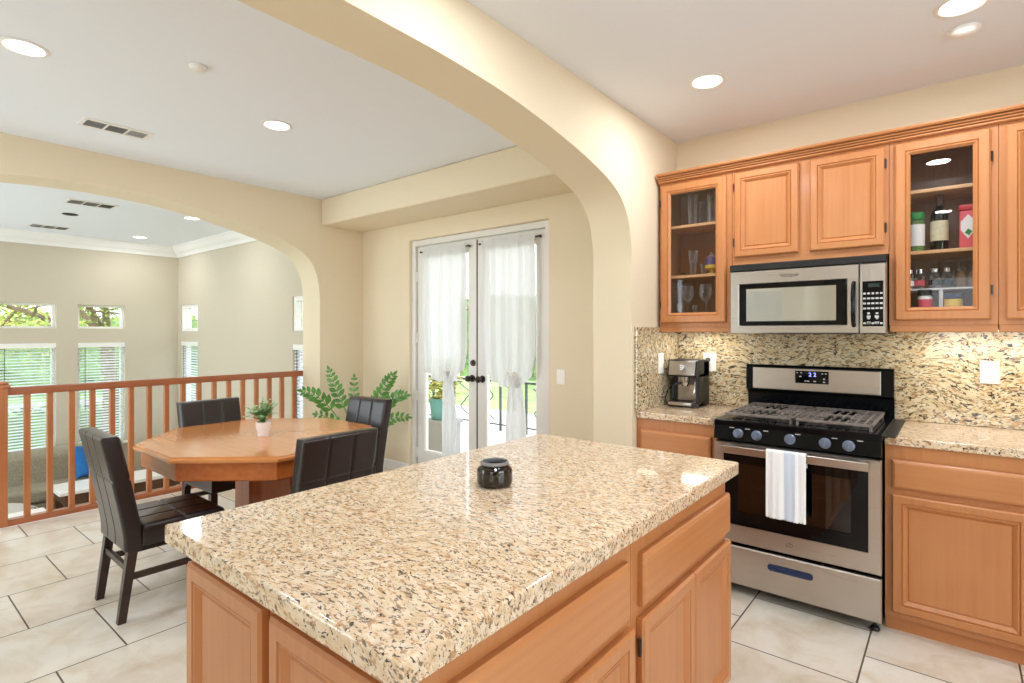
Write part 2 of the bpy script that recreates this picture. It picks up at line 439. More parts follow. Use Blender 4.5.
def text_mesh(mb, txt, size, fn, depth=.0008):
    c = bpy.data.curves.new('t', 'FONT'); c.body = txt; c.size = size; c.align_x = 'CENTER'; c.align_y = 'CENTER'; c.extrude = depth; c.resolution_u = 3
    o = bpy.data.objects.new('t', c); COL.objects.link(o)
    dg = bpy.context.evaluated_depsgraph_get(); me = bpy.data.meshes.new_from_object(o.evaluated_get(dg))
    vs = [mb.bm.verts.new(Vector(fn(v.co.x, v.co.y, v.co.z))) for v in me.vertices]
    for p in me.polygons: mb.f([vs[i] for i in p.vertices])
    bpy.data.objects.remove(o); bpy.data.curves.remove(c); bpy.data.meshes.remove(me)
FY = lambda yf: (lambda u, v, d: (u, yf-d, v))       # face looking towards -Y
FX = lambda xf: (lambda u, v, d: (xf+d, u, v))       # face looking towards +X
FXN = lambda xf: (lambda u, v, d: (xf-d, u, v))

# ------------------------------------------------------------------ the setting
ZC = 2.74
XK, XKi = -1.53, -1.80        # kitchen arch wall faces
XB, XBo = -4.95, -5.27        # dining / living arch wall faces
YS = 3.73                     # stove wall
YA = 3.544                    # french door wall
YJ = 3.04                     # right jamb of both arches
XR, YR = 2.45, -2.6           # room ends behind the camera
XL, YL, ZL = -9.56, 3.366, -1.0   # sunken living room
def holes_wall(mb, fn, u0, u1, v0, v1, holes, d0, d1):
    us = sorted({u0, u1, *[h[0] for h in holes], *[h[1] for h in holes]}); vs = sorted({v0, v1, *[h[2] for h in holes], *[h[3] for h in holes]})
    solid = lambda a, b: not any(h[0]-1e-6 <= a and b <= h[1]+1e-6 for h in ())
    def inh(uc, vc): return any(h[0] < uc < h[1] and h[2] < vc < h[3] for h in holes)
    cells = {}
    V = {}
    def vert(u, v, d):
        k = (round(u, 4), round(v, 4), d)
        if k not in V: V[k] = mb.bm.verts.new(Vector(fn(u, v, d)))
        return V[k]
    for i in range(len(us)-1):
        for j in range(len(vs)-1):
            cells[i, j] = not inh((us[i]+us[i+1])/2, (vs[j]+vs[j+1])/2)
    for (i, j), s in cells.items():
        if not s: continue
        a, b, c, d = us[i], us[i+1], vs[j], vs[j+1]
        for dd in (d0, d1): mb.f([vert(a, c, dd), vert(b, c, dd), vert(b, d, dd), vert(a, d, dd)])
        for (di, dj, p, q) in ((-1, 0, (a, c), (a, d)), (1, 0, (b, c), (b, d)), (0, -1, (a, c), (b, c)), (0, 1, (a, d), (b, d))):
            if not cells.get((i+di, j+dj), False):
                mb.f([vert(*p, d0), vert(*q, d0), vert(*q, d1), vert(*p, d1)])
    return mb
# floors and ceiling
mb = MB(); mb.box(XBo-.16, XR, YR, YS, -.12, 0); struct(mb, 'floor', M['tile'])
mb = MB(); mb.box(XL-.15, XBo-.10, YR+.3, YL+.15, ZL-.12, ZL); struct(mb, 'floor_living', M['carpet'])
mb = MB(); mb.box(XL-.15, XR+.1, YR-.1, YS+.1, ZC, ZC+.15); struct(mb, 'ceiling', M['ceil'])
# stove wall, french door wall and the pier between them
mb = MB(); mb.box(XKi, XR+.15, YS, YS+.15, -.12, ZC); struct(mb, 'wall_back', M['wall'])
DX0, DX1, DZ = -4.195, -2.51, 2.305
mb = MB(); holes_wall(mb, FY(YA), XBo, XKi, -.12, ZC, [(DX0, DX1, 0.0, DZ)], 0, -.22)
o = struct(mb, 'wall_rear', M['wall']); bevelmod(o, .012)
# soffit above the french doors
mb = MB(); mb.box(XB, XKi, YJ, YA, 2.475, ZC); o = struct(mb, 'trim_1', M['wall']); bevelmod(o, .02)
# arch walls
def arch_wall(name, x0, x1, ya, yb, prof, m, zbot):
    """wall between x0 and x1 (x0<x1), opening given by prof [(y,z)...] from its left to its right jamb, wall from ya to yb"""
    mb = MB()
    P = [(ya, zbot)] + [(prof[0][0], zbot)] + prof + [(prof[-1][0], zbot), (yb, zbot)]
    fr, bk, tf, tb = [], [], [], []
    for y, z in prof:
        fr.append(mb.bm.verts.new((x1, y, z))); bk.append(mb.bm.verts.new((x0, y, z)))
        tf.append(mb.bm.verts.new((x1, y, ZC))); tb.append(mb.bm.verts.new((x0, y, ZC)))
    n = len(prof)
    for i in range(n-1):
        mb.f([fr[i], fr[i+1], tf[i+1], tf[i]]); mb.f([bk[i+1], bk[i], tb[i], tb[i+1]])
        mb.f([fr[i+1], fr[i], bk[i], bk[i+1]]); mb.f([tf[i], tf[i+1], tb[i+1], tb[i]])
    for i, ye in ((0, ya), (n-1, yb)):
        ys = prof[i][0]
        jf, jb = mb.bm.verts.new((x1, ys, zbot)), mb.bm.verts.new((x0, ys, zbot))
        ef, eb = mb.bm.verts.new((x1, ye, zbot)), mb.bm.verts.new((x0, ye, zbot))
        etf, etb = mb.bm.verts.new((x1, ye, ZC)), mb.bm.verts.new((x0, ye, ZC))
        mb.f([fr[i], tf[i], etf, ef, jf]); mb.f([bk[i], tb[i], etb, eb, jb])
        mb.f([fr[i], jf, jb, bk[i]]); mb.f([ef, etf, etb, eb]); mb.f([jf, ef, eb, jb]); mb.f([tf[i], tb[i], etb, etf])
    o = struct(mb, name, m, ang=30); bevelmod(o, .034, 5, 45); return o
def mirror_profile(half, yc):
    L = [(2*yc-y, z) for y, z in half[::-1]]
    return L + half
def smooth_profile(pts, n=6):
    out = []
    for i in range(len(pts)-1):
        p0, p1, p2, p3 = pts[max(i-1, 0)], pts[i], pts[i+1], pts[min(i+2, len(pts)-1)]
        for k in range(n):
            t = k/n
            out.append(tuple(.5*((2*p1[j]) + (-p0[j]+p2[j])*t + (2*p0[j]-5*p1[j]+4*p2[j]-p3[j])*t*t + (-p0[j]+3*p1[j]-3*p2[j]+p3[j])*t**3) for j in (0, 1)))
    out.append(pts[-1]); return out
kh = [(.85, 2.468), (1.15, 2.472), (1.5, 2.469), (1.85, 2.447), (2.15, 2.408), (2.45, 2.354), (2.65, 2.305), (2.80, 2.255), (2.91, 2.19), (2.985, 2.10), (3.025, 1.98), (YJ, 1.84)]
kp = smooth_profile(mirror_profile(kh[1:], .85), 4) + [(YJ, 1.2)]; kp = [(2*.85-YJ, 1.2)] + kp
arch_wall('wall_middle', XKi, XK, YR, YS, kp, M['wall'], -.12)
bh = [(1.25, 2.492), (1.6, 2.476), (1.95, 2.432), (2.25, 2.372), (2.52, 2.308), (2.72, 2.245), (2.86, 2.17), (2.96, 2.06), (3.015, 1.90), (3.032, 1.72)]
bp = smooth_profile(mirror_profile(bh, 1.2), 4) + [(3.032, 1.1)]; bp = [(2*1.2-3.032, 1.1)] + bp
arch_wall('wall_left', XBo, XB, YR, YA+.22, bp, M['wall'], -.12)
# walls behind the camera, with unseen windows added to let daylight in
mb = MB(); holes_wall(mb, FY(YR), XK-.27, XR+.15, -.12, ZC, [(-.3, 1.3, .95, 2.2)], 0, .15); struct(mb, 'wall_front', M['wall'])
mb = MB(); holes_wall(mb, FX(XR), YR, YS+.15, -.12, ZC, [(-.35, 2.15, .95, 2.35)], 0, .15); struct(mb, 'wall_right', M['wall'])
mb = MB(); holes_wall(mb, FY(YR+.5), XB, XKi, -.12, ZC, [(-4.75, -3.5, .1, 2.35), (-2.75, -1.95, 0.0, 2.05)], 0, .15); struct(mb, 'wall_dining_front', M['wall'])
def window_unit(name, fn, u0, u1, v0, v1, mull=(), bar=.05, dep=.06, parts=True):
    mb = MB(); mb.rings(fn, u0, u1, v0, v1, [(0, 0), (0, dep), (bar, dep), (bar, 0)], hole=True)
    for m_ in mull:
        a = fn(m_-bar*.5, v0+bar, .005); b = fn(m_+bar*.5, v1-bar, dep-.005)
        mb.box(min(a[0], b[0]), max(a[0], b[0]), min(a[1], b[1]), max(a[1], b[1]), a[2], b[2])
    o = struct(mb, name, M['trimwhite'], smooth=False)
    g = MB(); g.rings(fn, u0+bar, u1-bar, v0+bar, v1-bar, [(0, dep*.45), (0, dep*.55)]); g.build('glass_pane', M['pane'], o, smooth=False)
    return o
window_unit('window_1', FY(YR-.03), -.3, 1.3, .95, 2.2, (.5,), .06)
window_unit('window_2', FX(XR+.03), -.35, 2.15, .95, 2.35, (.9,), .06)
window_unit('window_3', FY(YR+.5-.03), -4.75, -3.5, .1, 2.35, (-4.12,), .06)
fn = lambda u, v, d: (u, YR+.47+d, v)
mb = MB()
mb.rings(fn, -2.74, -1.96, .008, 2.04, [(0, 0), (0, .026)])
for a, b in ((-2.64, -2.385), (-2.315, -2.06)):
    for z0, z1 in ((.2, .80), (.92, 1.45), (1.57, 1.92)): mb.rings(fn, a, b, z0, z1, [(0, .0262), (.012, .030), (.03, .027), (.06, .032)])
d_ = struct(mb, 'door_3', M['trimwhite'], ang=15)
k = MB(); k.lathe([(0, 0), (.02, .01), (.028, .03), (.02, .05), (0, .055)], (0, 0, 0), 16)
for v in k.bm.verts: v.co = Vector((-2.68+v.co.x, YR+.495+v.co.z, 1.0+v.co.y))
k.build('door_knob', M['bronze'], d_)
# sunken living room shell
WIN_FAR = [(1.25, 1.854), (2.096, 2.654)]
hl = []
for a, b in WIN_FAR: hl += [(a, b, 1.455, 1.795), (a, b, -.20, 1.255)]
mb = MB(); holes_wall(mb, FX(XL), YR+.3, YL+.15, ZL-.12, ZC, hl, 0, -.15); struct(mb, 'wall_living_far', M['wall_living'])
WIN_SIDE = [(-9.44, -8.80), (-6.08, -5.44)]
hl = []
for a, b in WIN_SIDE: hl += [(a, b, 1.42, 1.826), (a, b, -.20, 1.26)]
mb = MB(); holes_wall(mb, FY(YL), XL, XBo-.001, ZL-.12, ZC, hl, 0, -.15); struct(mb, 'wall_living_right', M['wall_living'])
mb = MB(); holes_wall(mb, FY(YR+.45), XL, XBo, ZL-.12, ZC, [(-9.0, -5.8, -.5, 2.3)], 0, .15); struct(mb, 'wall_living_front', M['wall_living'])
mb = MB(); mb.box(XBo-.16, XBo-.10, YR+.3, YL, ZL, -.121); struct(mb, 'wall_step', M['wall_living'])
n = 4
for a, b in WIN_FAR:
    window_unit('window_%d' % n, FX(XL-.13), a, b, 1.455, 1.795, (), .03); n += 1
    window_unit('window_%d' % n, FX(XL-.13), a, b, -.20, 1.255, (), .035); n += 1
for a, b in WIN_SIDE:
    window_unit('window_%d' % n, FY(YL+.075), a, b, 1.42, 1.826, (a+.2,), .05); n += 1
    window_unit('window_%d' % n, FY(YL+.13), a, b, -.20, 1.26, (), .035); n += 1
window_unit('window_%d' % n, FY(YR+.42), -9.0, -5.8, -.5, 2.3, (-7.4,), .06)
# window sills of the living room
for k, (a, b) in enumerate(WIN_FAR):
    mb = MB(); mb.box(XL-.09, XL+.05, a-.03, b+.03, -.235, -.20, .006); struct(mb, 'trim_%d' % (10+k), M['trimwhite'])
# crown moulding of the living room
cp = [(0, 0), (.13, 0), (.13, -.02), (.115, -.03), (.085, -.075), (.05, -.10), (.03, -.13), (.02, -.16), (0, -.16)]
mb = MB(); mb.prism(cp, lambda u, v, d: (XL+u, d, ZC+v), YR+.45, YL); struct(mb, 'trim_2', M['trimwhite'])
mb = MB(); mb.prism(cp, lambda u, v, d: (d, YL-u, ZC+v), XL, XBo); struct(mb, 'trim_3', M['trimwhite'])
# baseboards
bb = [(0, 0), (.014, 0), (.014, .075), (.008, .095), (0, .1)]
mb = MB(); mb.prism(bb, lambda u, v, d: (d, YA-u, v), XB, DX0-.005); struct(mb, 'baseboard_rear', M['trimwhite'])
mb = MB(); mb.prism(bb, lambda u, v, d: (XB+u, d, v), 3.07, YA-.02); struct(mb, 'baseboard_left', M['trimwhite'])
mb = MB(); mb.prism(bb, lambda u, v, d: (d, YA-u, v), DX1+.005, XKi); struct(mb, 'baseboard_right', M['trimwhite'])
# white ledge under the railing
mb = MB(); mb.box(-5.43, -5.272, -.63, 3.03, 0, .004); struct(mb, 'trim_4', M['trimwhite'])

mb = MB(); mb.box(-5.66, -5.431, .2, 1.02, -.06, .004, .006); struct(mb, 'trim_8', M['trimwhite'])

# ------------------------------------------------------------------ french doors
YD = 3.60
mb = MB(); fn = FY(YD+.03)
mb.rings(FY(YD+.07), DX0+.002, DX1-.002, -.06, DZ-.002, [(0, 0), (0, .09), (.052, .09), (.052, .05), (.062, .05), (.062, 0)], hole=True)
o = struct(mb, 'trim_5', M['doorwhite'], smooth=False)
mb = MB(); mb.box(DX0+.06, DX1-.06, YD-.02, YD+.1, 0.0005, .015, .004); struct(mb, 'trim_6', M['bronze'])
LX0, LX1, LXM = DX0+.066, DX1-.066, (DX0+DX1)/2+.02
def french_leaf(name, a, b, knobx, dead, hingex):
    mb = MB(); zt, zb, st = DZ-.068, .018, .105
    mb.rings(FY(YD+.045), a, b, zb, zt, [(0, 0), (0, .045), (.0, .045)], cap=False) if False else None
    fnn = FY(YD+.045)
    # stiles and rails with a sticking profile around one tall lite
    def lite(mb):
        rg = [(0, 0), (0, .042), (.002, .044)]
        prev = first = None
        outer = [(a, zb), (b, zb), (b, zt), (a, zt)]
        def rect(l, r, bo, t, d): return mb.ring([fnn(l, bo, d), fnn(r, bo, d), fnn(r, t, d), fnn(l, t, d)])
        R = [rect(a, b, zb, zt, 0), rect(a, b, zb, zt, .042), rect(a+.002, b-.002, zb+.002, zt-.002, .044),
             rect(a+st-.012, b-st+.012, zb+.23-.012, zt-st+.012, .044), rect(a+st-.004, b-st+.004, zb+.226, zt-st+.004, .036),
             rect(a+st, b-st, zb+.23, zt-st, .034), rect(a+st, b-st, zb+.23, zt-st, 0)]
        for i in range(len(R)-1): mb.bridge(R[i], R[i+1])
        mb.bridge(R[-1], R[0])
    lite(mb)
    d = struct(mb, name, M['doorwhite'], ang=25)
    g = MB(); g.rings(fnn, a+st, b-st, zb+.23, zt-st, [(0, .016), (0, .024)]); g.build('glass_pane', M['pane'], d, smooth=False)
    k = MB(); k.cyl((knobx, YD+.001, .985), (knobx, YD-.008, .985), .032, seg=20)
    k.cyl((knobx, YD-.008, .985), (knobx, YD-.04, .985), .012)
    kk = k.build('door_knob', M['bronze'], d)
    kb = MB(); kb.lathe([(0, 0), (.016, 0), (.026, .008), (.03, .02), (.026, .033), (.015, .04), (0, .042)], (0, 0, 0), 20)
    for v in kb.bm.verts: v.co = Vector((knobx + v.co.x, YD-.038 - v.co.z, .985 + v.co.y))
    kb.build('knob_grip', M['bronze'], kk)
    if dead:
        k = MB(); k.cyl((knobx+.01, YD+.001, 1.125), (knobx+.01, YD-.012, 1.125), .03, .026, 20); k.cyl((knobx+.01, YD-.012, 1.125), (knobx+.01, YD-.02, 1.125), .012)
        k.build('deadbolt', M['bronze'], d)
    for z in (.22, .78, 1.35, 1.95):
        h = MB(); h.cyl((hingex, YD-.006, z-.05), (hingex, YD-.006, z+.05), .008, seg=10); h.box(hingex-.015, hingex+.015, YD-.004, YD+.002, z-.05, z+.05)
        h.build('hinge', M['doorwhite'], d)
    return d
french_leaf('door_1', LX0, LXM-.008, LXM-.055, True, LX0-.004)
french_leaf('door_2', LXM+.008, LX1, LXM+.07, False, LX1+.004)
mb = MB(); mb.box(LXM-.009, LXM+.009, YD+.004, YD+.05, .018, DZ-.07); struct(mb, 'trim_7', M['gapblack'])  # black strip filling the gap between the door leaves

# curtains gathered and tied on each leaf
def curtain(name, x0, x1, xt, label, seed):
    r = random.Random(seed)
    yb = YD-.035; zt, ztie, zb = DZ-.135, 1.06, .22
    t = thing(name, ((x0+x1)/2, yb, zb), label, 'curtain', 'tied linen curtains on the french doors')
    ph = [r.uniform(0, 6.28) for _ in range(6)]; wx = (x1-x0)
    nf = 6
    def fold(u, z, amp): return amp*(math.sin(u*nf*2*PI+ph[0]+.4*math.sin(z*3)) + .5*math.sin(u*nf*3.3*PI+ph[1]))
    ac = (xt-x0)/wx
    def upper(u, v):     # hangs at full width, its lower edge bagging out on both sides of the tie
        a = (u-ac)/(1-ac) if u > ac else (ac-u)/ac
        low = 1.05 - .125*math.sin(PI*min(1, a**.75)) + .03*a
        z = zt + (low-zt)*v
        k = max(0, (v-.80)/.20)**2
        x = x0 + wx*u
        x += (xt-x)*k*(.55*(1-a)**1.5 + .06*a) - .012*math.sin(PI*v)*(1-2*u)
        return (x, yb - .013*max(0, 1-v*9) + fold(u, z, .009+.010*v) - .045*k*(1-a*.4) - .012*math.sin(PI*v), z)
    def tail(u, v):
        z = ztie + (zb-ztie)*v
        w = .035 + .068*min(1, v*1.6)**.7 + .012*math.sin(v*5)
        x = xt + .012 + (u-.5)*2*w + .012*math.sin(v*3)
        return (x, yb - .02 + fold(u*.6, z, .013), z + .03*math.sin(u*7+ph[2])*v)
    c = MB(); c.grid(upper, 72, 70).grid(tail, 30, 40)
    # ruffled heading above the rod
    c.grid(lambda u, v: (x0-.005+(wx+.01)*u, yb-.013+fold(u, 0, .005), zt-.012+.052*v+.006*math.sin(u*60)), 56, 3)
    cl = c.build('curtain_panel', M['curtain'], t, ang=180, normals=False)
    rod = MB(); rod.cyl((x0-.035, yb, zt+.012), (x1+.035, yb, zt+.012), .006, seg=10)
    for xx in (x0-.04, x1+.04): rod.lathe([(0, -.012), (.01, -.006), (.012, 0), (.01, .006), (0, .012)], (xx, yb, zt+.012), 10)
    rod.build('curtain_rod', M['bronze'], t)
    for xx in (x0-.028, x1+.028):
        br = MB(); br.box(xx-.005, xx+.005, yb, YD+.001, zt+.006, zt+.018); br.build('rod_bracket', M['bronze'], t)
    ti = MB(); ti.lathe([(.05, -.014), (.056, 0), (.05, .014)], (xt, yb-.012, ztie-.005), 18, 1, .7)
    for s_ in (-1, 1):
        ti.tube([(xt, yb-.05, ztie), (xt+s_*.04, yb-.055, ztie+.02), (xt+s_*.07, yb-.05, ztie-.01), (xt+s_*.085, yb-.045, ztie-.06)], .006, 6)
        ti.tube([(xt, yb-.05, ztie), (xt+s_*.015, yb-.055, ztie-.12), (xt+s_*.03, yb-.05, ztie-.3)], .005, 6)
    ti.build('curtain_tie', M['whitelab'], t)
curtain('curtain', LX0+.125, LXM-.105, -3.655, 'sheer white curtain tied in the middle on the door leaf with the deadbolt', 3)
curtain('curtain', LXM+.105, LX1-.07, -2.86, 'sheer white curtain tied in the middle on the door leaf nearer the light switch', 5)

# ------------------------------------------------------------------ cabinet doors and drawers
def panel_door(fn, a, b, z0, z1, m, parent, name='door', t=.023, st=.058, hinge=None, hz=()):
    mb = MB(); mb.rings(fn, a, b, z0, z1, [(0, 0), (0, t-.007), (.007, t), (st-.022, t), (st-.019, t-.006), (st-.015, t-.002), (st-.011, t-.003), (st+.001, t-.014), (st+.004, t-.017), (st+.008, t-.013)])
    d = mb.build(name, m, parent, ang=20)
    if hinge is not None:
        for z in hz:
            h = MB(); p = fn(hinge, z, 0)
            q = fn(hinge, z, t*.6)
            h.cyl((q[0], q[1], z-.022), (q[0], q[1], z+.022), .0055, seg=8)
            h.lathe([(0, -.028), (.004, -.024), (.004, -.02)], (q[0], q[1], z), 8); h.lathe([(.004, .02), (.004, .024), (0, .028)], (q[0], q[1], z), 8)
            h.build('hinge', M['bronze'], d)
    return d
def glass_door(fn, a, b, z0, z1, m, parent, hinge=None, hz=(), t=.023, st=.064):
    mb = MB(); mb.rings(fn, a, b, z0, z1, [(0, 0), (0, t-.007), (.007, t), (st-.022, t), (st-.019, t-.006), (st-.015, t-.002), (st-.011, t-.003), (st, t-.013), (st, 0)], hole=True)
    d = mb.build('door', m, parent, ang=20)
    g = MB(); g.rings(fn, a+st, b-st, z0+st, z1-st, [(0, .004), (0, .007)]); g.build('glass_pane', M['cabglass'], d, smooth=False)
    for z in hz:
        h = MB(); q = fn(hinge, z, t*.6)
        h.cyl((q[0], q[1], z-.022), (q[0], q[1], z+.022), .0055, seg=8)
        h.build('hinge', M['bronze'], d)
    return d
def drawer(fn, a, b, z0, z1, m, parent, t=.023):
    mb = MB(); mb.rings(fn, a, b, z0, z1, [(0, 0), (0, t-.009), (.005, t-.004), (.014, t)]); return mb.build('drawer_front', m, parent, ang=20)
def face_frame(mb, fn, a, b, z0, z1, opens, t=.018):
    holes_wall(mb, fn, a, b, z0, z1, opens, 0, t)

# ---------- upper cabinets
YU = 3.42                      # face frame back plane; frame front at 3.402, doors on top of it
ZB, ZT = 1.402, 2.385
fU = FY(YU); fD = FY(YU-.019)
def upper(name, x0, x1, z0, z1, label, opens, shelves=(), inside=True):
    t = thing(name, ((x0+x1)/2, (YU+YS)/2, z0), label, 'cabinet', 'maple wall cabinets')
    mb = MB(); yb = YS-.003
    mb.box(x0, x0+.016, YU, yb, z0+.012, z1); mb.box(x1-.016, x1, YU, yb, z0+.012, z1)
    mb.box(x0+.016, x1-.016, YU, yb, z0+(.08 if inside else .035), z0+(.098 if inside else .053)); mb.box(x0+.016, x1-.016, YU, yb, z1-.018, z1)
    mb.box(x0+.016, x1-.016, yb-.01, yb, z0+.053, z1-.018)
    mb.build('carcass', M['winside'] if inside else M['wz'], t, smooth=False)
    mb = MB(); face_frame(mb, fU, x0, x1, z0+.035, z1, opens); mb.build('face_frame', M['wz'], t, smooth=False)
    mb = MB(); mb.box(x0, x1, YU-.022, YU+.012, z0, z0+.035, .006); mb.build('light_rail', M['wx'], t)
    for z in shelves:
        mb = MB(); mb.box(x0+.018, x1-.018, YU+.03, yb-.012, z-.018, z, .003); mb.build('shelf', M['shelf'], t)
    return t
tA = upper('wall_cabinet', -1.508, -1.048, ZB, ZT, 'tall glass-door maple cabinet of drinking glasses beside the arch', [(-1.47, -1.10, ZB+.075, ZT-.04)], (2.098, 1.772))
glass_door(fD, -1.494, -1.079, 1.462, 2.355, M['wz'], tA, -1.496, (1.58, 2.24))
tB = upper('wall_cabinet', -1.046, -.264, 1.802, ZT, 'short maple cabinet with two solid panel doors above the microwave', [(-1.0, -.70, 1.86, ZT-.04), (-.61, -.30, 1.86, ZT-.04)], (), False)
panel_door(fD, -1.03, -.681, 1.85, 2.355, M['wz'], tB, hinge=-1.033, hz=(1.94, 2.27))
panel_door(fD, -.625, -.281, 1.85, 2.355, M['wz'], tB, hinge=-.278, hz=(1.94, 2.27))
tC = upper('wall_cabinet', -.262, .157, ZB, ZT, 'tall glass-door maple cabinet holding spices and a wine bottle', [(-.21, .10, ZB+.075, ZT-.04)], (2.125, 1.815))
glass_door(fD, -.238, .130, 1.462, 2.357, M['wz'], tC, .133, (1.60, 2.225))
tD = upper('wall_cabinet', .159, 1.49, ZB, ZT, 'maple wall cabinet with solid panel doors right of the spice cabinet', [(.21, .58, ZB+.075, ZT-.04), (.66, 1.0, ZB+.075, ZT-.04), (1.1, 1.44, ZB+.075, ZT-.04)], (), False)
panel_door(fD, .183, .604, 1.462, 2.357, M['wz'], tD)
panel_door(fD, .632, 1.033, 1.462, 2.357, M['wz'], tD)
panel_door(fD, 1.061, 1.466, 1.462, 2.357, M['wz'], tD)
# crown on top of the run
cr = [(0, 0), (.018, 0), (.024, .005), (.024, .011), (.018, .012), (.018, .015), (.032, .016), (.034, .022), (.026, .0235), (.026, .026), (.042, .027), (.044, .033), (.036, .0345), (.036, .037), (.056, .039), (.062, .047), (.062, .054), (0, .054)]
mb = MB(); mb.prism(cr, lambda u, v, d: (d, YU-.016-u, ZT-.012+v), -1.512, 1.51)
mb.box(-1.512, 1.51, YU-.016, YS-.002, ZT+.001, ZT+.04)
tag(mb.build('crown_molding', M['wx'], None, ang=20), 'stepped maple crown moulding running along the top of the wall cabinets', 'molding')

# ---------- base cabinets on the stove wall
YF = 3.125
fB = FY(YF); fBD = FY(YF-.018)
def base_unit(name, x0, x1, label, cols, drawer_z, door_z, nodoor=False):
    t = thing(name, ((x0+x1)/2, 3.42, 0), label, 'cabinet', 'maple base cabinets along the stove wall')
    mb = MB(); mb.box(x0, x1, YF, YS-.025, .07, .874); mb.build('carcass', M['wz'], t, smooth=False)
    mb = MB(); mb.box(x0, x1, YF+.012, YF+.04, 0, .07); mb.build('toe_board', M['wx'], t, smooth=False)
    mb = MB(); face_frame(mb, fB, x0, x1, .07, .874, [(a+.02, b-.02, drawer_z[0]+.02, drawer_z[1]-.02) for a, b in cols] + [(a+.02, b-.02, door_z[0]+.02, door_z[1]-.02) for a, b in cols])
    mb.build('face_frame', M['wz'], t, smooth=False)
    for a, b in cols:
        drawer(fBD, a, b, *drawer_z, M['wx'], t); panel_door(fBD, a, b, *door_z, M['wz'], t)
    return t
base_unit('base_cabinet', -1.526, -1.03, 'narrow maple base cabinet between the arch and the stove', [(-1.50, -1.068)], (.676, .808), (.10, .648))
base_unit('base_cabinet', -.256, 1.50, 'wide maple base cabinet just right of the stove', [(-.230, .250), (.275, .66), (.685, 1.07), (1.095, 1.48)], (.676, .808), (.10, .648))

# ---------- granite
def slab(mb, x0, x1, y0, y1, z0, z1, r=.006): mb.box(x0, x1, y0, y1, z0, z1, r, 3)
mb = MB(); slab(mb, -1.528, -1.026, 3.088, YS-.004, .875, .914)
tag(mb.build('countertop', M['granite']), 'short granite countertop under the espresso machine', 'countertop', 'granite worktops')
mb = MB(); slab(mb, -.258, 1.52, 3.088, YS-.004, .875, .914)
tag(mb.build('countertop', M['granite']), 'granite countertop on the cabinet right of the stove', 'countertop', 'granite worktops')
mb = MB(); mb.box(-1.507, 1.52, YS-.024, YS-.003, .915, 1.43, .002)
tag(mb.build('backsplash', M['granite_wall']), 'full-height granite backsplash panel behind the stove and under the wall cabinets', 'backsplash')
mb = MB(); mb.box(-1.529, -1.508, 3.07, YS-.004, .915, 1.434, .002)
tag(mb.build('backsplash', M['granite_wall']), 'narrow granite backsplash panel on the arch pier beside the espresso machine', 'backsplash')

# ---------- under cabinet lights
for x0, x1, lab, pw in ((-1.43, -1.12, 'slim under-cabinet light shining on the backsplash above the espresso machine', 1.0), (-.15, .5, 'slim under-cabinet light shining on the backsplash right of the microwave', 1.6)):
    t = thing('under_cabinet_light', ((x0+x1)/2, 3.55, 1.40), lab, 'lamp', 'under-cabinet lights')
    mb = MB(); mb.box(x0, x1, 3.52, 3.58, 1.411, 1.436, .004); mb.build('housing', M['white'], t)
    mb = MB(); mb.box(x0+.015, x1-.015, 3.527, 3.573, 1.406, 1.412); mb.build('lens', M['puck'], t, smooth=False)
    a = area('under_cabinet_glow', (0, 0, 0), (0, 0, 0), x1-x0-.04, .04, pw, (1, .98, .92)); a.parent = t; a.location = (0, 0, .004)

# ------------------------------------------------------------------ kitchen island
IX0, IX1, IY0, IY1 = -1.555, -.63, .515, 2.128
mb = MB(); mb.box(IX0, IX1, IY0, IY1, .866, .914, .007, 3)
tag(mb.build('island_countertop', M['granite']), 'large polished granite worktop of the kitchen island with the dark jar on it', 'countertop', 'granite worktops')
t = thing('kitchen_island', (-1.09, 1.3, 0), 'maple kitchen island with panel doors and drawers under the granite top', 'kitchen island')
bx0, bx1, by0, by1 = -1.535, -.682, .585, 2.07
mb = MB(); mb.box(bx0, bx1, by0, by1, .09, .865); mb.build('carcass', M['wz'], t, smooth=False)
mb = MB(); mb.box(bx0+.04, bx1-.05, by0+.04, by1-.04, 0, .09); mb.build('toe_board', M['wx'], t, smooth=False)
fR = FX(bx1); fN = FY(by0)
mb = MB(); face_frame(mb, fR, by0-.012, 1.309, .09, .865, [(.62, 1.25, .67, .79), (.62, 1.25, .14, .60)], .019); mb.build('face_frame', M['wz'], t, smooth=False)
mb = MB(); face_frame(mb, fR, 1.311, by1, .09, .865, [(1.39, 2.04, .68, .79), (1.39, 2.04, .14, .60)], .019); mb.build('face_frame', M['wz'], t, smooth=False)
mb = MB(); face_frame(mb, fN, bx0, bx1-.001, .09, .865, [(-1.48, -1.15, .14, .78), (-1.07, -.74, .14, .78)], .012); mb.build('face_frame', M['wz'], t, smooth=False)
fRD = FX(bx1+.0195); fND = FY(by0-.0125)
drawer(fRD, .605, 1.272, .660, .812, M['wy'], t); drawer(fRD, 1.352, 2.068, .664, .808, M['wy'], t)
panel_door(fRD, .605, .95, .12, .632, M['wz'], t); panel_door(fRD, .955, 1.297, .12, .632, M['wz'], t)
panel_door(fRD, 1.343, 1.712, .12, .635, M['wz'], t, hinge=1.335, hz=(.20, .565)); panel_door(fRD, 1.717, 2.072, .12, .635, M['wz'], t)
panel_door(fND, -1.512, -1.128, .12, .818, M['wz'], t); panel_door(fND, -1.092, -.712, .12, .818, M['wz'], t)

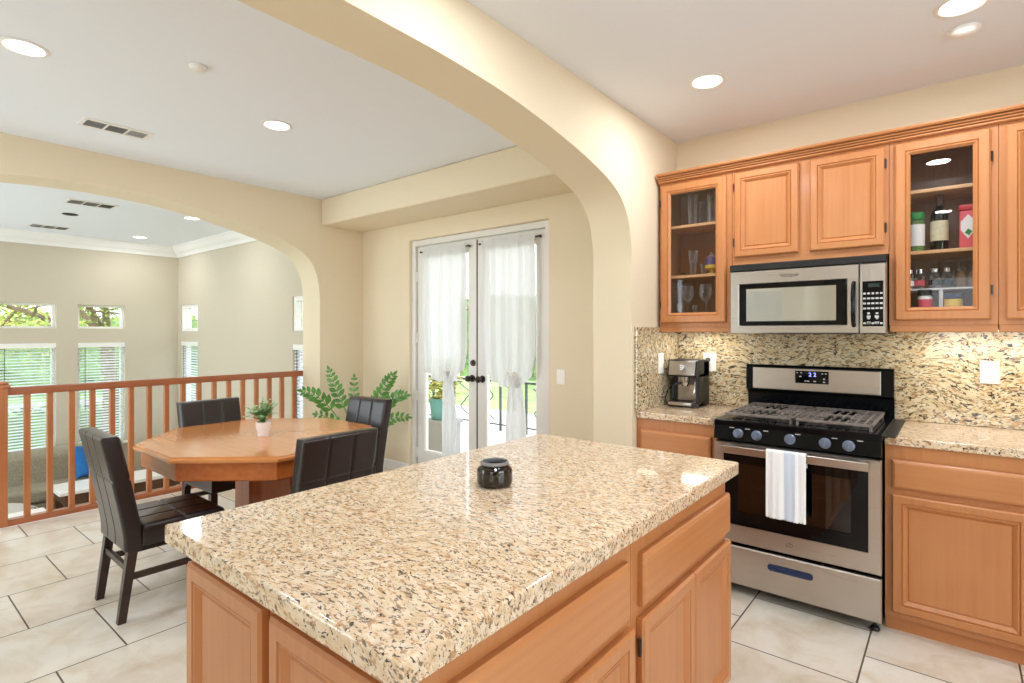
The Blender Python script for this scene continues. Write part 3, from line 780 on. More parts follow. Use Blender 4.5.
# dark jar on the island
t = thing('candle_jar', (-1.14, 1.315, .915), 'small round dark glass jar without a lid on the island worktop', 'jar')
mb = MB(); mb.lathe([(0, 0), (.046, 0), (.055, .006), (.057, .014), (.057, .046), (.054, .055), (.043, .063), (.041, .066)], (-1.14, 1.315, .915), 32)
mb.lathe([(.041, .066), (.038, .06), (.048, .045), (.05, .03), (0, .03)], (-1.14, 1.315, .915), 32); mb.build('jar_body', M['jarglass'], t)
mb = MB(); mb.lathe([(.041, .064), (.0455, .067), (.0465, .071), (.0445, .076), (.041, .077), (.0385, .074), (.0385, .064), (.041, .064)], (-1.14, 1.315, .915), 32); mb.build('jar_rim', M['jarrim'], t)

# ------------------------------------------------------------------ gas range
RX0, RX1 = -1.022, -.262; RC = (RX0+RX1)/2
t = thing('gas_range', (RC, 3.35, 0), 'stainless steel gas range with black cooktop and five knobs', 'stove')
mb = MB(); mb.box(RX0+.004, RX1-.004, 3.05, 3.69, .05, .90); mb.build('body', M['black'], t, smooth=False)
for xx in (RX0+.03, RX1-.03):
    for yy in (3.07, 3.62):
        mb = MB(); mb.lathe([(0, 0), (.018, 0), (.02, .008), (.016, .018), (.008, .022), (.008, .052)], (xx, yy, 0), 14); mb.build('foot', M['blackmat'], t)
# storage drawer
fO = FY(3.045)
mb = MB(); mb.rings(fO, RX0, RX1, .058, .262, [(0, 0), (0, .03), (.006, .036)]); dr = mb.build('storage_drawer', M['steel'], t, ang=20)
mb = MB()
def pill(u0, u1, v0, v1, n=8):
    r = (v1-v0)/2; c = (v0+v1)/2
    return [(u1-r+r*math.cos(-PI/2+PI*i/n), c+r*math.sin(-PI/2+PI*i/n)) for i in range(n+1)] + [(u0+r+r*math.cos(PI/2+PI*i/n), c+r*math.sin(PI/2+PI*i/n)) for i in range(n+1)]
o1 = pill(-.75, -.54, .178, .212); o2 = pill(-.745, -.545, .183, .207)
A_ = mb.ring([fO(u, v, .0365) for u, v in o1]); B_ = mb.ring([fO(u, v, .039) for u, v in o1]); C_ = mb.ring([fO(u, v, .039) for u, v in o2]); D_ = mb.ring([fO(u, v+.002, .0368) for u, v in o2])
mb.bridge(A_, B_); mb.bridge(B_, C_); mb.bridge(C_, D_); mb.f(D_)
mb.build('drawer_pull', plain('pull_dark_blue', (46, 60, 96), .2, metal=.5), dr, ang=20)
# oven door: steel frame, window, handle
mb = MB()
def orect(l, r, b_, t_, d): return mb.ring([fO(l, b_, d), fO(r, b_, d), fO(r, t_, d), fO(l, t_, d)])
R_ = [orect(RX0, RX1, .278, .812, 0), orect(RX0, RX1, .278, .812, .03), orect(RX0+.006, RX1-.006, .284, .806, .036),
      orect(RX0+.05, RX1-.05, .375, .775, .036), orect(RX0+.052, RX1-.052, .377, .773, .0)]
for i in range(4): mb.bridge(R_[i], R_[i+1])
mb.bridge(R_[-1], R_[0])
od = mb.build('oven_door', M['steel'], t, ang=20)
mb = MB(); mb.rings(fO, RX0+.051, RX1-.051, .376, .774, [(0, .005), (0, .034), (.07, .034), (.07, .005)], hole=True); mb.build('window_border', M['blackglass'], od, smooth=False)
mb = MB(); mb.rings(fO, RX0+.120, RX1-.120, .445, .705, [(0, .026), (0, .030)]); mb.build('window_glass', M['ovenglass'], od, smooth=False)
mb = MB(); mb.box(RX0+.05, RX1-.05, 3.052, 3.06, .37, .78); mb.build('oven_inside', plain('oven_enamel', (60, 56, 54), .5), od, smooth=False)
mb = MB()
for z in (.50, .585, .67): mb.cyl((RX0+.12, 3.035, z), (RX1-.12, 3.035, z), .003, seg=8)
for i in range(26):
    xx = RX0+.13+i*.02; mb.cyl((xx, 3.036, .498), (xx, 3.048, .498), .0015, seg=6)
mb.build('oven_rack', M['chrome'], od)
mb = MB(); mb.box(RX0+.05, RX1-.042, 2.952, 2.972, .762, .803, .005, 3)
for xx in (RX0+.075, RX1-.075): mb.box(xx-.014, xx+.014, 2.965, 3.012, .772, .797, .004)
mb.build('oven_handle', M['steel'], od)
# maker's mark on the door: three broken arcs
mb = MB()
for a0, a1, rx, rz in ((-.3, 2.4, .016, .007), (2.9, 5.6, .016, .007), (.4, 1.9, .009, .012)):
    mb.tube([(-.647+rx*math.cos(a0+(a1-a0)*i/10), 3.0085, .328+rz*math.sin(a0+(a1-a0)*i/10)) for i in range(11)], .0011, 6)
mb.build('emblem', M['bronze'], od)
# control panel, slanted
pp = [(3.05, .822), (3.003, .826), (3.02, .905), (3.05, .915)]
mb = MB(); mb.prism(pp, lambda u, v, d: (d, u, v), RX0, RX1); cpn = mb.build('control_panel', M['black'], t, smooth=False)
for kx in (-.896, -.803, -.645, -.490, -.391):
    mb = MB(); mb.lathe([(0, 0), (.026, 0), (.026, .004), (.021, .006), (.0205, .024), (.017, .028), (0, .029)], (0, 0, 0), 24)
    mb.box(-.004, .004, -.021, .021, .026, .034, .0015)
    mt = Matrix.Translation((kx, 3.0105, .862)) @ Matrix.Rotation(math.radians(78), 4, 'X') @ Matrix.Rotation(random.uniform(-.1, .1), 4, 'Z')
    for v in mb.bm.verts: v.co = mt @ v.co
    mb.build('knob', M['knobblue'], t)
for kx in (-.93, -.85, -.76, -.61, -.45, -.345):
    mb = MB(); mb.box(kx-.012, kx+.012, 3.0145, 3.0185, .888, .892); mb.build('dial_marking', M['dim'], cpn, smooth=False)
# cooktop
mb = MB(); mb.box(RX0-.003, RX1+.003, 3.015, 3.66, .896, .928, .006)
mb.box(RX0+.05, RX1-.05, 3.10, 3.60, .927, .930)
ct = mb.build('cooktop', M['black'], t)
for bx, by, br_ in ((-.83, 3.22, .045), (-.83, 3.48, .038), (-.642, 3.35, .04), (-.455, 3.22, .05), (-.455, 3.48, .034)):
    mb = MB(); mb.lathe([(0, 0), (br_+.014, 0), (br_+.014, .004), (br_, .006), (br_, .012), (br_-.004, .016), (0, .017)], (bx, by, .928), 24); mb.build('burner', M['blackmat'], t)
def grate(x0, x1, y0, y1, cs):
    mb = MB(); z0, z1 = .948, .962; w = .011
    mb.box(x0, x1, y0, y0+w, z0, z1, .003); mb.box(x0, x1, y1-w, y1, z0, z1, .003); mb.box(x0, x0+w, y0, y1, z0, z1, .003); mb.box(x1-w, x1, y0, y1, z0, z1, .003)
    ym = (y0+y1)/2; mb.box(x0, x1, ym-w/2, ym+w/2, z0, z1, .003)
    k = 9
    for i in range(1, k):
        xx = x0+(x1-x0)*i/k
        for (ya, yb) in ((y0, ym), (ym, y1)):
            yc = (ya+yb)/2
            near = abs(xx-(x0+x1)/2) < (x1-x0)*.19
            g_ = .055 if near else .0
            if g_: mb.box(xx-w*.4, xx+w*.4, ya+w*.5, yc-g_*.6, z0+.002, z1, .002); mb.box(xx-w*.4, xx+w*.4, yc+g_*.6, yb-w*.5, z0+.002, z1, .002)
            else: mb.box(xx-w*.4, xx+w*.4, ya+w*.5, yb-w*.5, z0+.002, z1, .002)
    for yy in (y0+(ym-y0)*.3, y0+(ym-y0)*.7, ym+(y1-ym)*.3, ym+(y1-ym)*.7): mb.box(x0+.01, x0+(x1-x0)*.33, yy-w*.4, yy+w*.4, z0+.002, z1, .002); mb.box(x1-(x1-x0)*.33, x1-.01, yy-w*.4, yy+w*.4, z0+.002, z1, .002)
    for xx in (x0+.012, x1-.012):
        for yy in (y0+.012, y1-.012): mb.cyl((xx, yy, .928), (xx, yy, z0+.004), .007, seg=8)
    mb.build('grate', M['darkgrate'], t)
grate(-.985, -.646, 3.075, 3.63, 0); grate(-.638, -.299, 3.075, 3.63, 0)
# backguard
mb = MB(); mb.prism([(3.69, .90), (3.66, .90), (3.655, 1.03), (3.615, 1.045), (3.618, 1.19), (3.63, 1.20), (3.69, 1.20)], lambda u, v, d: (d, u, v), RX0-.004, RX1+.004)
bg = mb.build('backguard', M['black'], t, ang=20)
fG = FY(3.616)
mb = MB(); mb.rings(fG, RX0+.035, RX1-.055, 1.052, 1.184, [(0, 0), (0, .003), (.003, .005)]); mb.build('backguard_panel', M['steel'], bg, ang=20)
mb = MB(); mb.rings(fG, -.745, -.568, 1.098, 1.172, [(0, .004), (0, .006), (.003, .0075)]); ds = mb.build('clock_display', M['blackglass'], bg, ang=20)
mb = MB(); text_mesh(mb, '2 2', .032, lambda x, y, z: (-.652+x, 3.6078-z, 1.150+y), .0004); mb.build('clock_digits', M['digit'], ds, smooth=False)
mb = MB()
for (u, v, w) in ((-.733, 1.160, .007), (-.712, 1.160, .007), (-.716, 1.138, .012), (-.69, 1.112, .008), (-.675, 1.112, .014), (-.640, 1.112, .014), (-.60, 1.158, .008), (-.583, 1.158, .008), (-.592, 1.128, .01), (-.592, 1.110, .01)):
    mb = MB(); mb.box(u-w/2, u+w/2, 3.6074, 3.6086, v-.003, v+.003); mb.build('touch_marking', M['dim'], ds, smooth=False)

for x0, x1, m_, lab in ((RX1+.001, RX1+.052, 'blackmat', 'black gap cover strip between the stove and the right countertop'), (RX0-.04, RX0-.001, 'steel', 'grey metal gap cover strip between the stove and the short left countertop')):
    mb = MB(); mb.box(x0-.004, x1, 3.05, YS-.03, .9145, .9185, .001)
    tag(mb.build('gap_cover', M[m_]), lab, 'gap cover')
# dish towel hanging over the oven handle
x0, x1 = -.742, -.560
t = thing('dish_towel', ((x0+x1)/2, 2.945, .455), 'white dish towel with pale blue stripes hanging on the oven door handle', 'towel')
def tw(u, v):
    s = -.10 + v*.455      # cloth length: over the bar then down the front
    sag = .002*math.sin(u*14+1) + .0016*math.sin(u*31)
    if s < -.022: return (x0+(x1-x0)*u, 2.977+sag*.3, .8055-.022*0 + (s+.022)*.9)
    if s < .022:
        a = (s+.022)/.044*PI
        return (x0+(x1-x0)*u, 2.962+.015*math.cos(a), .8055+.004*math.sin(a))
    z = .8055-(s-.022)
    if v > .985: z -= .004*abs(math.sin(u*12*PI))
    return (x0+(x1-x0)*u + .004*(v-.5)*math.sin(u*3), 2.946+sag*(v)*2 - .004*v, z)
mb = MB(); mb.grid(tw, 60, 70); o = mb.build('towel_cloth', M['towel'], t, ang=180)
sm = o.modifiers.new('thick', 'SOLIDIFY'); sm.thickness = .0025; sm.offset = 0

# ------------------------------------------------------------------ microwave over the range
t = thing('microwave', (RC, 3.5, 1.40), 'stainless steel microwave with a black keypad mounted above the gas range', 'microwave')
mx0, mx1, mz0, mz1 = -1.040, -.268, 1.392, 1.798
mb = MB(); mb.box(mx0, mx1, 3.36, YS-.027, mz0, mz1, .003); mb.build('body', M['blackmat'], t)
fM = FY(3.36)
mb = MB(); mb.rings(fM, mx0, mx1, 1.760, mz1, [(0, 0), (0, .025), (.004, .03)])
for i in range(4): mb.box(mx0+.02, mx1-.02, 3.3285, 3.331, 1.766+i*.007, 1.769+i*.007)
mb.build('vent_grille', M['blackmat'], t, ang=20)
mb = MB(); mb.rings(fM, mx0, -.386, mz0, 1.758, [(0, 0), (0, .025), (.006, .032), (.045, .032)], cap=False)
def mrect(l, r, b_, t_, d): return mb.ring([fM(l, b_, d), fM(r, b_, d), fM(r, t_, d), fM(l, t_, d)])
mb.bm.free(); mb = MB()
R_ = [mrect(mx0, -.386, mz0, 1.758, 0), mrect(mx0, -.386, mz0, 1.758, .024), mrect(mx0+.007, -.389, mz0+.007, 1.753, .032),
      mrect(mx0+.05, -.438, 1.437, 1.684, .032), mrect(mx0+.056, -.443, 1.442, 1.679, .026)]
for i in range(4): mb.bridge(R_[i], R_[i+1])
mb.f(R_[-1]); mb.f(R_[0][::-1])
md = mb.build('door', M['steel'], t, ang=20)
mb = MB(); mb.rings(fM, mx0+.056, -.443, 1.442, 1.679, [(0, .0262), (0, .029), (.002, .030)]); mb.build('window_border', M['blackglass'], md, ang=20)
mb = MB(); mb.rings(fM, mx0+.095, -.49, 1.465, 1.652, [(0, .0302), (0, .0306)]); mb.build('window_glass', M['microglass'], md, smooth=False)
mb = MB(); mb.box(-.424, -.394, 3.3285, 3.329, 1.425, 1.668); mb.tube([(-.409, 3.329, 1.435), (-.409, 3.308, 1.452), (-.409, 3.298, 1.50), (-.409, 3.296, 1.55), (-.409, 3.298, 1.60), (-.409, 3.308, 1.645), (-.409, 3.329, 1.66)], .0105, 12)
mb.build('door_handle', M['blackglass'], md)
mb = MB(); text_mesh(mb, 'Whirlpool', .020, lambda x, y, z: (-.715+x, 3.3275-z, 1.722+y), .0006)
mb.tube([(-.715+.05*math.cos(a), 3.3272, 1.724+.013*math.sin(a)) for a in [2.7+i*.28 for i in range(13)]], .0012, 6)
mb.build('logo', M['blackmat'], md, smooth=False)
mb = MB(); mb.rings(fM, -.383, mx1, mz0, 1.758, [(0, 0), (0, .025), (.006, .032)]); cpn = mb.build('control_panel', M['steelz'], t, ang=20)
mb = MB(); mb.rings(fM, -.371, -.281, 1.432, 1.664, [(0, .031), (0, .033), (.002, .034)]); kp_ = mb.build('keypad', M['blackglass'], cpn, ang=20)
mb = MB(); fK = 3.36-.0346
for r_ in range(8):
    z = 1.626 - r_*.0255
    if r_ == 0: continue
    for c_ in range(5):
        if r_ in (5, 6) and c_ % 2 == 0: continue
        x = -.362 + c_*.018
        w = .0055 if r_ not in (2, 3, 4) else .0065
        mb.box(x-w, x+w, fK, fK+.0012, z-.0045, z+.0045)
for zz in (1.481, 1.45): mb.box(-.352, -.336, fK, fK+.0012, zz-.006, zz+.006); mb.box(-.318, -.300, fK, fK+.0012, zz-.006, zz+.006)
mb.build('button_marking', M['dim'], kp_, smooth=False)
mb = MB(); mb.rings(FY(3.3262), -.345, -.298, 1.632, 1.652, [(0, 0), (0, .0008)]); mb.build('clock_display', plain('lcd', (40, 56, 50), .15), kp_, smooth=False)

# ------------------------------------------------------------------ espresso machine
ex0, ex1, ey0, ey1, ez = -1.468, -1.276, 3.425, 3.665, .915
t = thing('espresso_machine', ((ex0+ex1)/2, 3.55, ez), 'compact steel and black espresso machine on the short counter beside the stove', 'coffee machine')
mb = MB(); mb.box(ex0, ex1, 3.56, ey1, ez+.004, ez+.30, .006); mb.box(ex1-.022, ex1, 3.47, 3.58, ez+.004, ez+.22, .004); mb.box(ex0, ex0+.016, 3.53, 3.58, ez+.03, ez+.24, .003)
mb.box(ex0, ex1, ey0+.006, 3.58, ez+.0, ez+.03, .005); mb.build('body', M['blackmat'], t)
mb = MB(); mb.prism([(ey0+.012, .198), (ey0+.004, .21), (ey0+.022, .300), (ey0+.035, .306), (ey1-.01, .306), (ey1-.01, .198)], lambda u, v, d: (d, u, ez+v), ex0, ex1); hd = mb.build('head', M['blackmat'], t, ang=20)
mb = MB(); mb.prism([(ey0+.0095, .204), (ey0+.002, .21), (ey0+.0195, .298), (ey0+.024, .300)], lambda u, v, d: (d, u, ez+v), ex0+.008, ex1-.012); mb.build('head_panel', M['steel'], hd, ang=20)
mb = MB(); mb.cyl((-1.372, ey0+.012, ez+.258), (-1.372, ey0-.016, ez+.262), .024, .021, 24); mb.box(-1.376, -1.368, ey0-.020, ey0-.014, ez+.240, ez+.284, .001); mb.build('dial', M['chrome'], hd)
mb = MB(); mb.box(-1.31, -1.292, ey0+.002, ey0+.012, ez+.214, ez+.219); mb.build('badge', M['whitelab'], hd, smooth=False)
mb = MB(); mb.box(ex0+.018, ex1-.024, 3.553, 3.559, ez+.03, ez+.197); mb.build('splash_plate', M['steel'], t, smooth=False)
mb = MB(); mb.cyl((-1.372, 3.49, ez+.198), (-1.372, 3.49, ez+.165), .032, .03, 24); mb.build('brew_head', M['chrome'], t)
mb = MB(); mb.lathe([(0, -.03), (.02, -.03), (.03, -.01), (.031, 0), (0, 0)], (-1.372, 3.49, ez+.164), 20); pf = mb.build('portafilter', M['chrome'], t)
mb = MB(); mb.tube([(-1.395, 3.475, ez+.155), (-1.42, 3.455, ez+.15), (-1.435, 3.445, ez+.14), (-1.44, 3.44, ez+.06)], .009, 10); mb.build('portafilter_handle', M['blackmat'], pf)
mb = MB(); mb.tube([(-1.305, 3.50, ez+.2), (-1.302, 3.49, ez+.17), (-1.305, 3.47, ez+.12), (-1.31, 3.465, ez+.085)], .006, 10); mb.build('steam_wand', M['chrome'], t)
mb = MB(); mb.box(ex0+.006, ex1-.03, ey0-.004, 3.55, ez+.012, ez+.034, .004); dt = mb.build('drip_tray', M['steel'], t)
mb = MB()
for i in range(8): mb.box(ex0+.02, ex1-.045, ey0+.02+i*.014, ey0+.026+i*.014, ez+.033, ez+.0355)
mb.build('tray_slots', M['blackmat'], dt, smooth=False)
mb = MB(); mb.tube([(ex0+.01, 3.62, ez+.10), (ex0-.02, 3.58, ez+.13), (ex0-.036, 3.52, ez+.10), (ex0-.036, 3.48, ez+.05), (ex0-.025, 3.47, ez+.008), (ex0-.005, 3.56, ez+.006), (ex0+.03, 3.67, ez+.006)], .004, 8); mb.build('power_cord', M['blackmat'], t)

# ------------------------------------------------------------------ outlets and switches
def plate(name, fn, uc, vc, w, h, label, cat, kind):
    t = thing(name, fn(uc, vc, 0), label, cat)
    mb = MB(); mb.rings(fn, uc-w/2, uc+w/2, vc-h/2, vc+h/2, [(0, 0.0005), (0, .004), (.003, .006)]); mb.build('cover_plate', M['plate'], t, ang=20)
    if kind == 'outlet':
        for dz in (-.022, .022):
            mb = MB(); mb.prism([(uc+.016*math.cos(a)*(1 if abs(math.cos(a)) < .9 else 1), vc+dz+.014*math.sin(a)) for a in [i*PI/8 for i in range(16)]], fn, .006, .0075); so = mb.build('socket', M['plate'], t)
            mb = MB()
            for (du, dv, ww, hh) in ((-.006, .003, .0015, .004), (.006, .003, .0015, .004), (0, -.007, .0018, .0018)):
                mb.rings(fn, uc+du-ww, uc+du+ww, vc+dz+dv-hh, vc+dz+dv+hh, [(0, .0075), (0, .0079)])
            mb.build('slots', M['blackmat'], so, smooth=False)
    elif kind == 'plug':
        mb = MB(); a = fn(uc-.008, vc+.018, .006); b = fn(uc-.008, vc+.018, .032); mb.cyl(a, b, .014, .011, 12); mb.build('plug', M['blackmat'], t)
    else:
        mb = MB(); mb.rings(fn, uc-.017, uc+.017, vc-.033, vc+.033, [(0, .006), (0, .008), (.004, .010)]); mb.build('rocker', M['plate'], t, ang=20)
    return t
plate('wall_outlet', FY(YS-.024), .137, 1.195, .075, .115, 'white wall outlet on the granite backsplash right of the stove', 'outlet', 'outlet')
plate('wall_outlet', FY(YS-.024), -1.287, 1.20, .085, .125, 'white wall outlet with a black plug behind the espresso machine', 'outlet', 'plug')
plate('light_switch', FX(-1.508), 3.41, 1.197, .075, .135, 'white light switch on the granite of the arch pier beside the espresso machine', 'switch', 'switch')
plate('light_switch', FY(YA), -2.388, 1.053, .075, .115, 'white rocker light switch on the beige wall right of the french doors', 'switch', 'switch')

# ------------------------------------------------------------------ things in the glass cabinets
def at(mb, name, m, label, cat, group=None, **k): return tag(mb.build(name, m, None, **k), label, cat, group)
def tumbler(x, y, z, r, h, label, name='drinking_glass', m='clear', group='glasses in the cabinet beside the arch', waist=.85):
    mb = MB(); mb.lathe([(0, 0), (r*waist, 0), (r*waist*.98, .01), (r*waist, h*.3), (r, h*.75), (r, h), (r-.002, h), (r-.002, h*.75), (r*waist-.002, .012), (0, .012)], (x, y, z), 18)
    return at(mb, name, M[m], label, 'glass', group)
def wineglass(x, y, z, h, r, label):
    mb = MB(); mb.lathe([(0, 0), (r*.85, 0), (r*.8, .004), (.006, .01), (.004, .02), (.004, h*.42), (.012, h*.46), (r*.8, h*.6), (r, h*.72), (r*.82, h), (r*.8, h), (r-.002, h*.72), (r*.78, h*.61), (0, h*.48)], (x, y, z), 20)
    return at(mb, 'wine_glass', M['clear'], label, 'glass', 'glasses in the cabinet beside the arch')
sA1, sA2, sA3 = 2.0985, 1.7725, 1.5005
tumbler(-1.335, 3.52, sA1, .032, .20, 'tall clear tumbler on the top shelf of the arch-side cabinet, at the left')
tumbler(-1.285, 3.57, sA1, .03, .16, 'clear tumbler standing just behind the tall one on the top cabinet shelf')
tumbler(-1.205, 3.52, sA1, .034, .185, 'tall clear glass at the right end of the top shelf, arch-side cabinet')
tumbler(-1.335, 3.53, sA2, .03, .165, 'slender waisted beer glass on the middle shelf of the arch-side cabinet', 'beer_glass', waist=.6)
tumbler(-1.262, 3.52, sA2, .02, .07, 'small shot glass on the middle shelf between the beer glass and the painted jar', 'shot_glass')
mb = MB(); mb.lathe([(0, 0), (.024, 0), (.026, .008), (.024, .012), (0, .013)], (-1.405, 3.54, sA2), 16); mb.lathe([(.018, .012), (.02, .022), (0, .024)], (-1.405, 3.54, sA2), 16); at(mb, 'bottle_stopper', M['bronze'], 'small dark metal stopper at the left end of the middle cabinet shelf', 'stopper')
t = thing('glass_jar', (-1.212, 3.52, sA2), 'small footed jar with purple and yellow contents on the middle shelf of the arch-side cabinet', 'jar')
mb = MB(); mb.lathe([(0, 0), (.03, 0), (.03, .005), (.01, .012), (.01, .03), (.04, .04), (.04, .06), (0, .061)], (-1.212, 3.52, sA2), 18); mb.build('jar_base', M['yellow'], t)
mb = MB(); mb.lathe([(.039, .061), (.04, .08), (.034, .105), (0, .11)], (-1.212, 3.52, sA2), 18); mb.build('jar_contents', M['purple'], t)
mb = MB(); mb.lathe([(.034, .112), (.02, .12), (.008, .124), (.01, .135), (0, .142)], (-1.212, 3.52, sA2), 18); mb.build('lid', M['clear'], t)
wineglass(-1.362, 3.51, sA3, .205, .038, 'wine glass on the bottom shelf of the arch-side cabinet, at the left')
wineglass(-1.245, 3.51, sA3, .21, .042, 'wine glass on the bottom shelf of the arch-side cabinet, at the right')
wineglass(-1.405, 3.47, sA3, .09, .018, 'tiny cordial glass in front of the left wine glass in the arch-side cabinet')
wineglass(-1.305, 3.48, sA3, .075, .016, 'tiny cordial glass between the two wine glasses in the arch-side cabinet')
sC2, sC3 = 1.8155, 1.5005
# herb jar
x, y = -.155, 3.52
t = thing('herb_jar', (x, y, sC2), 'clear herb jar with a bright green lid beside the dark wine bottle', 'jar')
mb = MB(); mb.lathe([(0, 0), (.033, 0), (.035, .006), (.035, .15), (.028, .165), (0, .166)], (x, y, sC2), 20); mb.build('jar_body', M['herb'], t)
mb = MB(); mb.lathe([(.0355, .03), (.0356, .14), (.0356, .141)], (x, y, sC2), 20); mb.build('jar_label', M['whitelab'], t); 
mb = MB(); mb.lathe([(.028, .166), (.034, .168), (.034, .20), (.03, .205), (0, .206)], (x, y, sC2), 20); mb.build('lid', M['green'], t)
# wine bottle
x, y = -.062, 3.535
t = thing('wine_bottle', (x, y, sC2), 'dark wine bottle with a cream label in the spice cabinet', 'bottle')
mb = MB(); mb.lathe([(0, .0), (.034, 0), (.037, .006), (.037, .175), (.033, .195), (.018, .215), (.0145, .235), (.0145, .272), (.016, .274), (.016, .284), (0, .284)], (x, y, sC2), 24); mb.build('bottle_body', M['wine'], t)
mb = MB(); mb.lathe([(.037, .05), (.0375, .051), (.0375, .15), (.037, .151)], (x, y, sC2), 24); mb.build('bottle_label', M['label_cream'], t)
mb = MB(); mb.lathe([(.0148, .235), (.0152, .27), (.017, .272), (.017, .286), (0, .287)], (x, y, sC2), 24); mb.build('capsule', plain('capsule_wine', (92, 52, 44), .4), t)
# red jar
x, y = .05, 3.52
t = thing('spice_jar', (x, y, sC2), 'tall square spice jar with a red lid and red label beside the wine bottle', 'jar')
mb = MB(); mb.box(x-.034, x+.034, y-.034, y+.034, sC2, sC2+.185, .01); mb.build('jar_body', M['pinklab'], t)
mb = MB(); mb.prism([(x-.028, sC2+.09), (x, sC2+.045), (x+.028, sC2+.09), (x+.028, sC2+.13), (x, sC2+.165), (x-.028, sC2+.13)], FY(y-.0345), 0, .0015); mb.build('jar_label', M['whitelab'], t)
mb = MB(); mb.prism([(x-.014, sC2+.075), (x+.004, sC2+.062), (x+.016, sC2+.08), (x, sC2+.095)], FY(y-.036), 0, .001); mb.build('leaf_print', M['green'], t)
mb = MB(); mb.box(x-.036, x+.036, y-.036, y+.036, sC2+.186, sC2+.215, .008); mb.build('lid', M['red'], t)
# riser rack with spice jars
t = thing('spice_riser', (-.055, 3.56, sC3), 'thin white riser shelf inside the spice cabinet carrying small jars', 'rack')
mb = MB(); mb.box(-.225, .115, 3.503, 3.70, 1.616, 1.626, .002); mb.build('riser_shelf', M['white'], t)
for xx in (-.215, -.055, .105):
    mb = MB(); mb.box(xx-.008, xx+.008, 3.508, 3.695, sC3, 1.616); mb.build('riser_leg', M['white'], t, smooth=False)
for k, (xx, col, lab) in enumerate(((-.186, 'whitelab', 'white-labelled spice jar at the left end of the white riser'), (-.142, 'pinklab', 'small spice jar with a red label on the white riser'),
        (-.082, 'jarglass', 'dark-labelled round spice jar, third on the white riser'), (-.028, 'blackmat', 'spice jar with a black and white label in the middle of the white riser'),
        (.025, 'spice', 'squat brown spice jar, second from the right end of the white riser'), (.072, 'spice', 'tan spice jar at the right end of the white riser'))):
    t = thing('spice_jar', (xx, 3.53, 1.6265), lab, 'jar', 'spice jars on the white riser')
    r = .021 if k not in (2, 3) else .024
    mb = MB(); mb.lathe([(0, 0), (r, 0), (r, .06), (r*.75, .072), (r*.72, .078), (0, .078)], (xx, 3.53, 1.6265), 16); mb.build('jar_body', M['spice'] if k in (4, 5) else M['clear'], t)
    mb = MB(); mb.lathe([(r+.0005, .015), (r+.0008, .016), (r+.0008, .042), (r+.0005, .043)], (xx, 3.53, 1.6265), 16); mb.build('jar_label', M[col], t)
    mb = MB(); mb.lathe([(r*.72, .0785), (r*.8, .08), (r*.8, .1), (0, .101)], (xx, 3.53, 1.6265), 16); mb.build('lid', M['chrome'] if k < 4 else M['clear'], t)
for k, xx in enumerate((-.085, -.02, .045)):
    mb = MB(); mb.lathe([(0, 0), (.02, 0), (.022, .09), (.026, .12), (.026, .145), (0, .146)], (xx, 3.645, 1.6265), 18)
    at(mb, 'storage_jar', M['clear'], ('clear round-topped jar at the back of the riser behind the dark-labelled jar', 'clear round-topped jar at the back of the riser behind the black and white label', 'clear round-topped jar at the back of the riser behind the squat brown jar')[k], 'jar', 'clear jars at the back of the spice riser')
x, y = -.118, 3.465
t = thing('spice_jar', (x, y, sC3), 'spice jar with a black cap and pink label on the cabinet floor', 'jar')
mb = MB(); mb.lathe([(0, 0), (.029, 0), (.030, .005), (.030, .078), (.024, .086), (0, .087)], (x, y, sC3), 20); mb.build('jar_body', M['whitelab'], t)
mb = MB(); mb.lathe([(.0302, .016), (.0306, .017), (.0306, .066), (.0302, .067)], (x, y, sC3), 20); mb.build('jar_label', M['pinklab'], t)
mb = MB(); mb.lathe([(.024, .0875), (.031, .089), (.032, .108), (.027, .116), (0, .117)], (x, y, sC3), 20); mb.build('lid', M['blackmat'], t)
x, y = -.005, 3.455
t = thing('spice_jar', (x, y, sC3), 'low jar with a yellow label and dark blue lid on the cabinet floor', 'jar')
mb = MB(); mb.lathe([(0, 0), (.034, 0), (.036, .006), (.036, .07), (0, .071)], (x, y, sC3), 20); mb.build('jar_body', M['jarglass'], t)
mb = MB(); mb.lathe([(.0362, .022), (.0366, .023), (.0366, .062), (.0362, .063)], (x, y, sC3), 20); mb.build('jar_label', M['yellow'], t)
mb = MB(); mb.lathe([(.035, .0715), (.037, .073), (.037, .088), (0, .09)], (x, y, sC3), 20); mb.build('lid', plain('navy_lid', (40, 48, 84), .4), t)

# ------------------------------------------------------------------ ceiling fixtures
def can_light(x, y, label, power, z=ZC):
    t = thing('ceiling_light', (x, y, z), label, 'ceiling light', 'recessed ceiling lights')
    mb = MB(); mb.lathe([(.074, -.0005), (.092, -.0005), (.093, -.004), (.079, -.008), (.073, -.004), (.074, -.0005)], (x, y, z), 32); mb.build('trim_ring', M['white'], t)
    mb = MB(); mb.lathe([(0, -.003), (.0735, -.003), (.0735, -.001), (0, -.001)], (x, y, z), 32); mb.build('lens', M['lampon'], t, ang=20)
    a = area('lamp_glow', (0, 0, 0), (0, 0, 0), .15, .15, power, (.91, .95, 1), 'DISK'); a.parent = t; a.location = (0, 0, -.012)
KP = 9.5
can_light(-1.025, 2.909, 'recessed ceiling light in front of the arch pier and left glass cabinet', KP)
can_light(.022, 2.883, 'recessed ceiling light beside the round detector in the kitchen ceiling', KP)
can_light(-1.02, 1.35, 'recessed kitchen ceiling light above the island', KP)
can_light(-.1, 1.40, 'recessed kitchen ceiling light right of the island', KP)
can_light(-.1, -.86, 'recessed kitchen ceiling light behind the island by the front wall', KP)
can_light(-3.391, .54, 'recessed dining ceiling light nearest the long vent', KP)
can_light(-3.398, 1.774, 'recessed dining ceiling light right above the dining table', KP)
can_light(-8.874, 2.642, 'recessed living room ceiling light close to the far crown moulding', KP)
